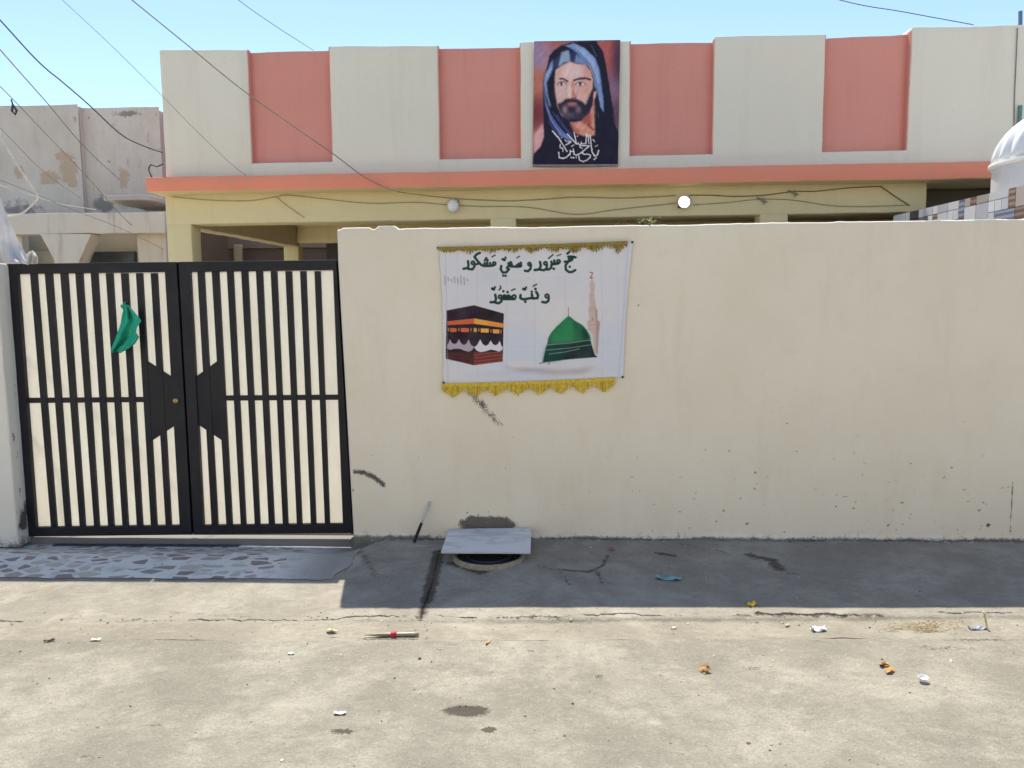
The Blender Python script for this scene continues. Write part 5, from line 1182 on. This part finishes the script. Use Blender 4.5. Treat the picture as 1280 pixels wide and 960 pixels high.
def cup(px, py, r, label, ang):
    c = np.array(PG(px, py)); m = MB().lathe((0,0,0), [(.0001,0),(r*.72,0),(r*.76,.004),(r*.95,r*.9),(r*1.05,r*.95),(r*1.0,r*1.0),(r*.9,r*.9),(r*.7,.008),(.0001,.006)], 20)
    M = Matrix.Rotation(ang, 3, 'X'); m.v = [tuple(Vector(c)+Vector((0,0,.006 + (r*.9 if abs(ang) > 1 else 0)))+M @ Vector(p)) for p in m.v]
    tag(m.build('plastic_cup', M_('white plastic %d' % px, (.8,.8,.78), .4), base=tuple(c), sm=50), label, 'cup')
scrap('plastic_scrap', 1023, 788.5, .075, .04, .05, M_('crushed white plastic', (.8,.8,.8), .4), 'crushed white plastic scrap lying in the gutter', seed=14, curl=.016)
cup(1153, 852, .020, 'small white bottle cap lying on the street', .25)
def leafpile(px, py, n, spread, label, seed, mats, cat='leaf'):
    r = np.random.default_rng(seed); c = np.array(PG(px, py)); t = MB()
    for i in range(n):
        o = c + np.array([r.normal(0, spread[0]), r.normal(0, spread[1]), .006+.012*r.random()]); a = r.uniform(0, 6.28); s_ = r.uniform(.016, .028)
        d1 = Vector((math.cos(a), math.sin(a), r.uniform(-.3, .5))); d2 = Vector((-math.sin(a), math.cos(a), r.uniform(-.3, .5))); o = Vector(o)
        rim = [o-d1*s_, o-d1*s_*.3+d2*s_*.5, o+d1*s_*.4+d2*s_*.45, o+d1*s_, o+d1*s_*.4-d2*s_*.45, o-d1*s_*.3-d2*s_*.5]
        rim = [Vector((p.x, p.y, max(p.z, c[2]+.002))) for p in rim]
        mid = o+Vector((0,0,-.003+.008)); n0 = 7
        t.add([*rim, mid, mid-Vector((0,0,.0015))], [(k, (k+1) % 6, 6) for k in range(6)]+[((k+1) % 6, k, 7) for k in range(6)], int(r.integers(2)))
    return tag(t.build('dry_leaf_clump', mats, base=tuple(c)), label, cat)
LM = [M_('dry orange leaf', (.42,.22,.05), .6), M_('dry brown leaf', (.22,.11,.04), .6)]
leafpile(880, 839, 6, (.018,.014), 'round clump of orange brown dry leaves on the street', 21, LM)
leafpile(1105, 830, 4, (.014,.018), 'upper orange end of the long trail of dry leaves on the street', 22, LM)
leafpile(1111, 840, 4, (.016,.010), 'lower brown end of the long trail of dry leaves on the street', 23, LM)
c = np.array(PG(414, 792)); m = MB().tube([c+np.array([0,0,.002]), c+np.array([.0,.004,.03])], .003, 6)
m2 = leafpile(414.5, 791, 5, (.008,.006), 'small pale yellow flower head at the end of the groove in the gutter', 24, [M_('pale petal', (.72,.68,.34), .6), M_('paler petal', (.78,.75,.5), .6)], 'flower'); m2.name = 'flower_head'
c = np.array(PG(765, 688)); tag(MB().lathe(tuple(c), [(.0001,.022),(.010,.020),(.017,.012),(.018,.004),(.012,0),(.0001,0)], 9).build('red_pebble', M_('red pebble', (.3,.09,.09), .7), base=tuple(c), sm=60), 'small dull red pebble on the shaded pavement', 'pebble')
# straw and dry grass in the gutter
a = np.array(PG(1234, 787)); tag(MB().tube([a+np.array([0,0,.004]), a+np.array([-.006,.02,.075])], .005, 8).tube([a+np.array([-.006,.02,.075]), a+np.array([-.012,.024,.082])], .006, 6).build('bamboo_stub', M_('straw yellow', (.6,.5,.26), .6), base=tuple(a), sm=60), 'short yellow stub sticking up from the gutter at the right', 'stick')
scrap('wrapper', 1222, 786.5, .09, .03, .1, M_('blue grey film', (.22,.26,.33), .4), 'flat blue grey plastic film beside the yellow stub', seed=12, curl=.006)
m = MB(); r = np.random.default_rng(9)
for i in range(70):
    p = np.array(PG(1150+r.normal(0, 22), 784+r.normal(0, 3.5))); an = r.normal(0, .5); l = r.uniform(.03, .08); h = r.uniform(.004, .022)
    m.tube([p+np.array([0,0,.003]), p+np.array([l*.5*math.cos(an), l*.5*math.sin(an), h]), p+np.array([l*math.cos(an), l*math.sin(an), h*.5])], .0014, 4)
tag(m.build('dry_grass', M_('dry straw', (.45,.36,.19), .8), base=tuple(PG(1150,785))), 'flattened dry straw lying in the gutter on the right', 'grass', kind='stuff')
# grit and small stones
m = MB(); r = np.random.default_rng(31)
def stone(x, y, s_, mi):
    z = float(zg(np.array([x]), np.array([y]))[0]); ph = r.uniform(0, 6.28)
    ring = [(x+s_*r.uniform(.7, 1.1)*math.cos(ph+k*1.2566), y+s_*r.uniform(.7, 1.1)*math.sin(ph+k*1.2566), z-.001) for k in range(5)]
    topr = [(x+(p[0]-x)*.6, y+(p[1]-y)*.6, z+s_*r.uniform(.4, .8)) for p in ring]
    m.add(ring+topr, [(k, (k+1) % 5, 5+(k+1) % 5, 5+k) for k in range(5)]+[(5,6,7,8,9)], mi)
for i in range(900):
    t = r.random()
    y = r.uniform(-3.0, -1.5) if t < .45 else r.normal(-1.27, .06) if t < .75 else r.uniform(-1.2, -.05) if t < .9 else -.02-abs(r.normal(0, .035))
    x = r.uniform(-3.2, 3.4) if y < -1 else r.uniform(-1.25, 3.6)
    stone(x, y, float(np.clip(r.lognormal(-5.55, .45), .0015, .011)), int(r.choice([0,0,1,2])))
tag(m.build('grit', [M_('sandy grit', (.36,.31,.24), .9), M_('dark grit', (.08,.07,.065), .9), M_('pale grit', (.62,.58,.5), .9)]), 'loose sandy grit scattered over street and pavement', 'grit', kind='stuff')
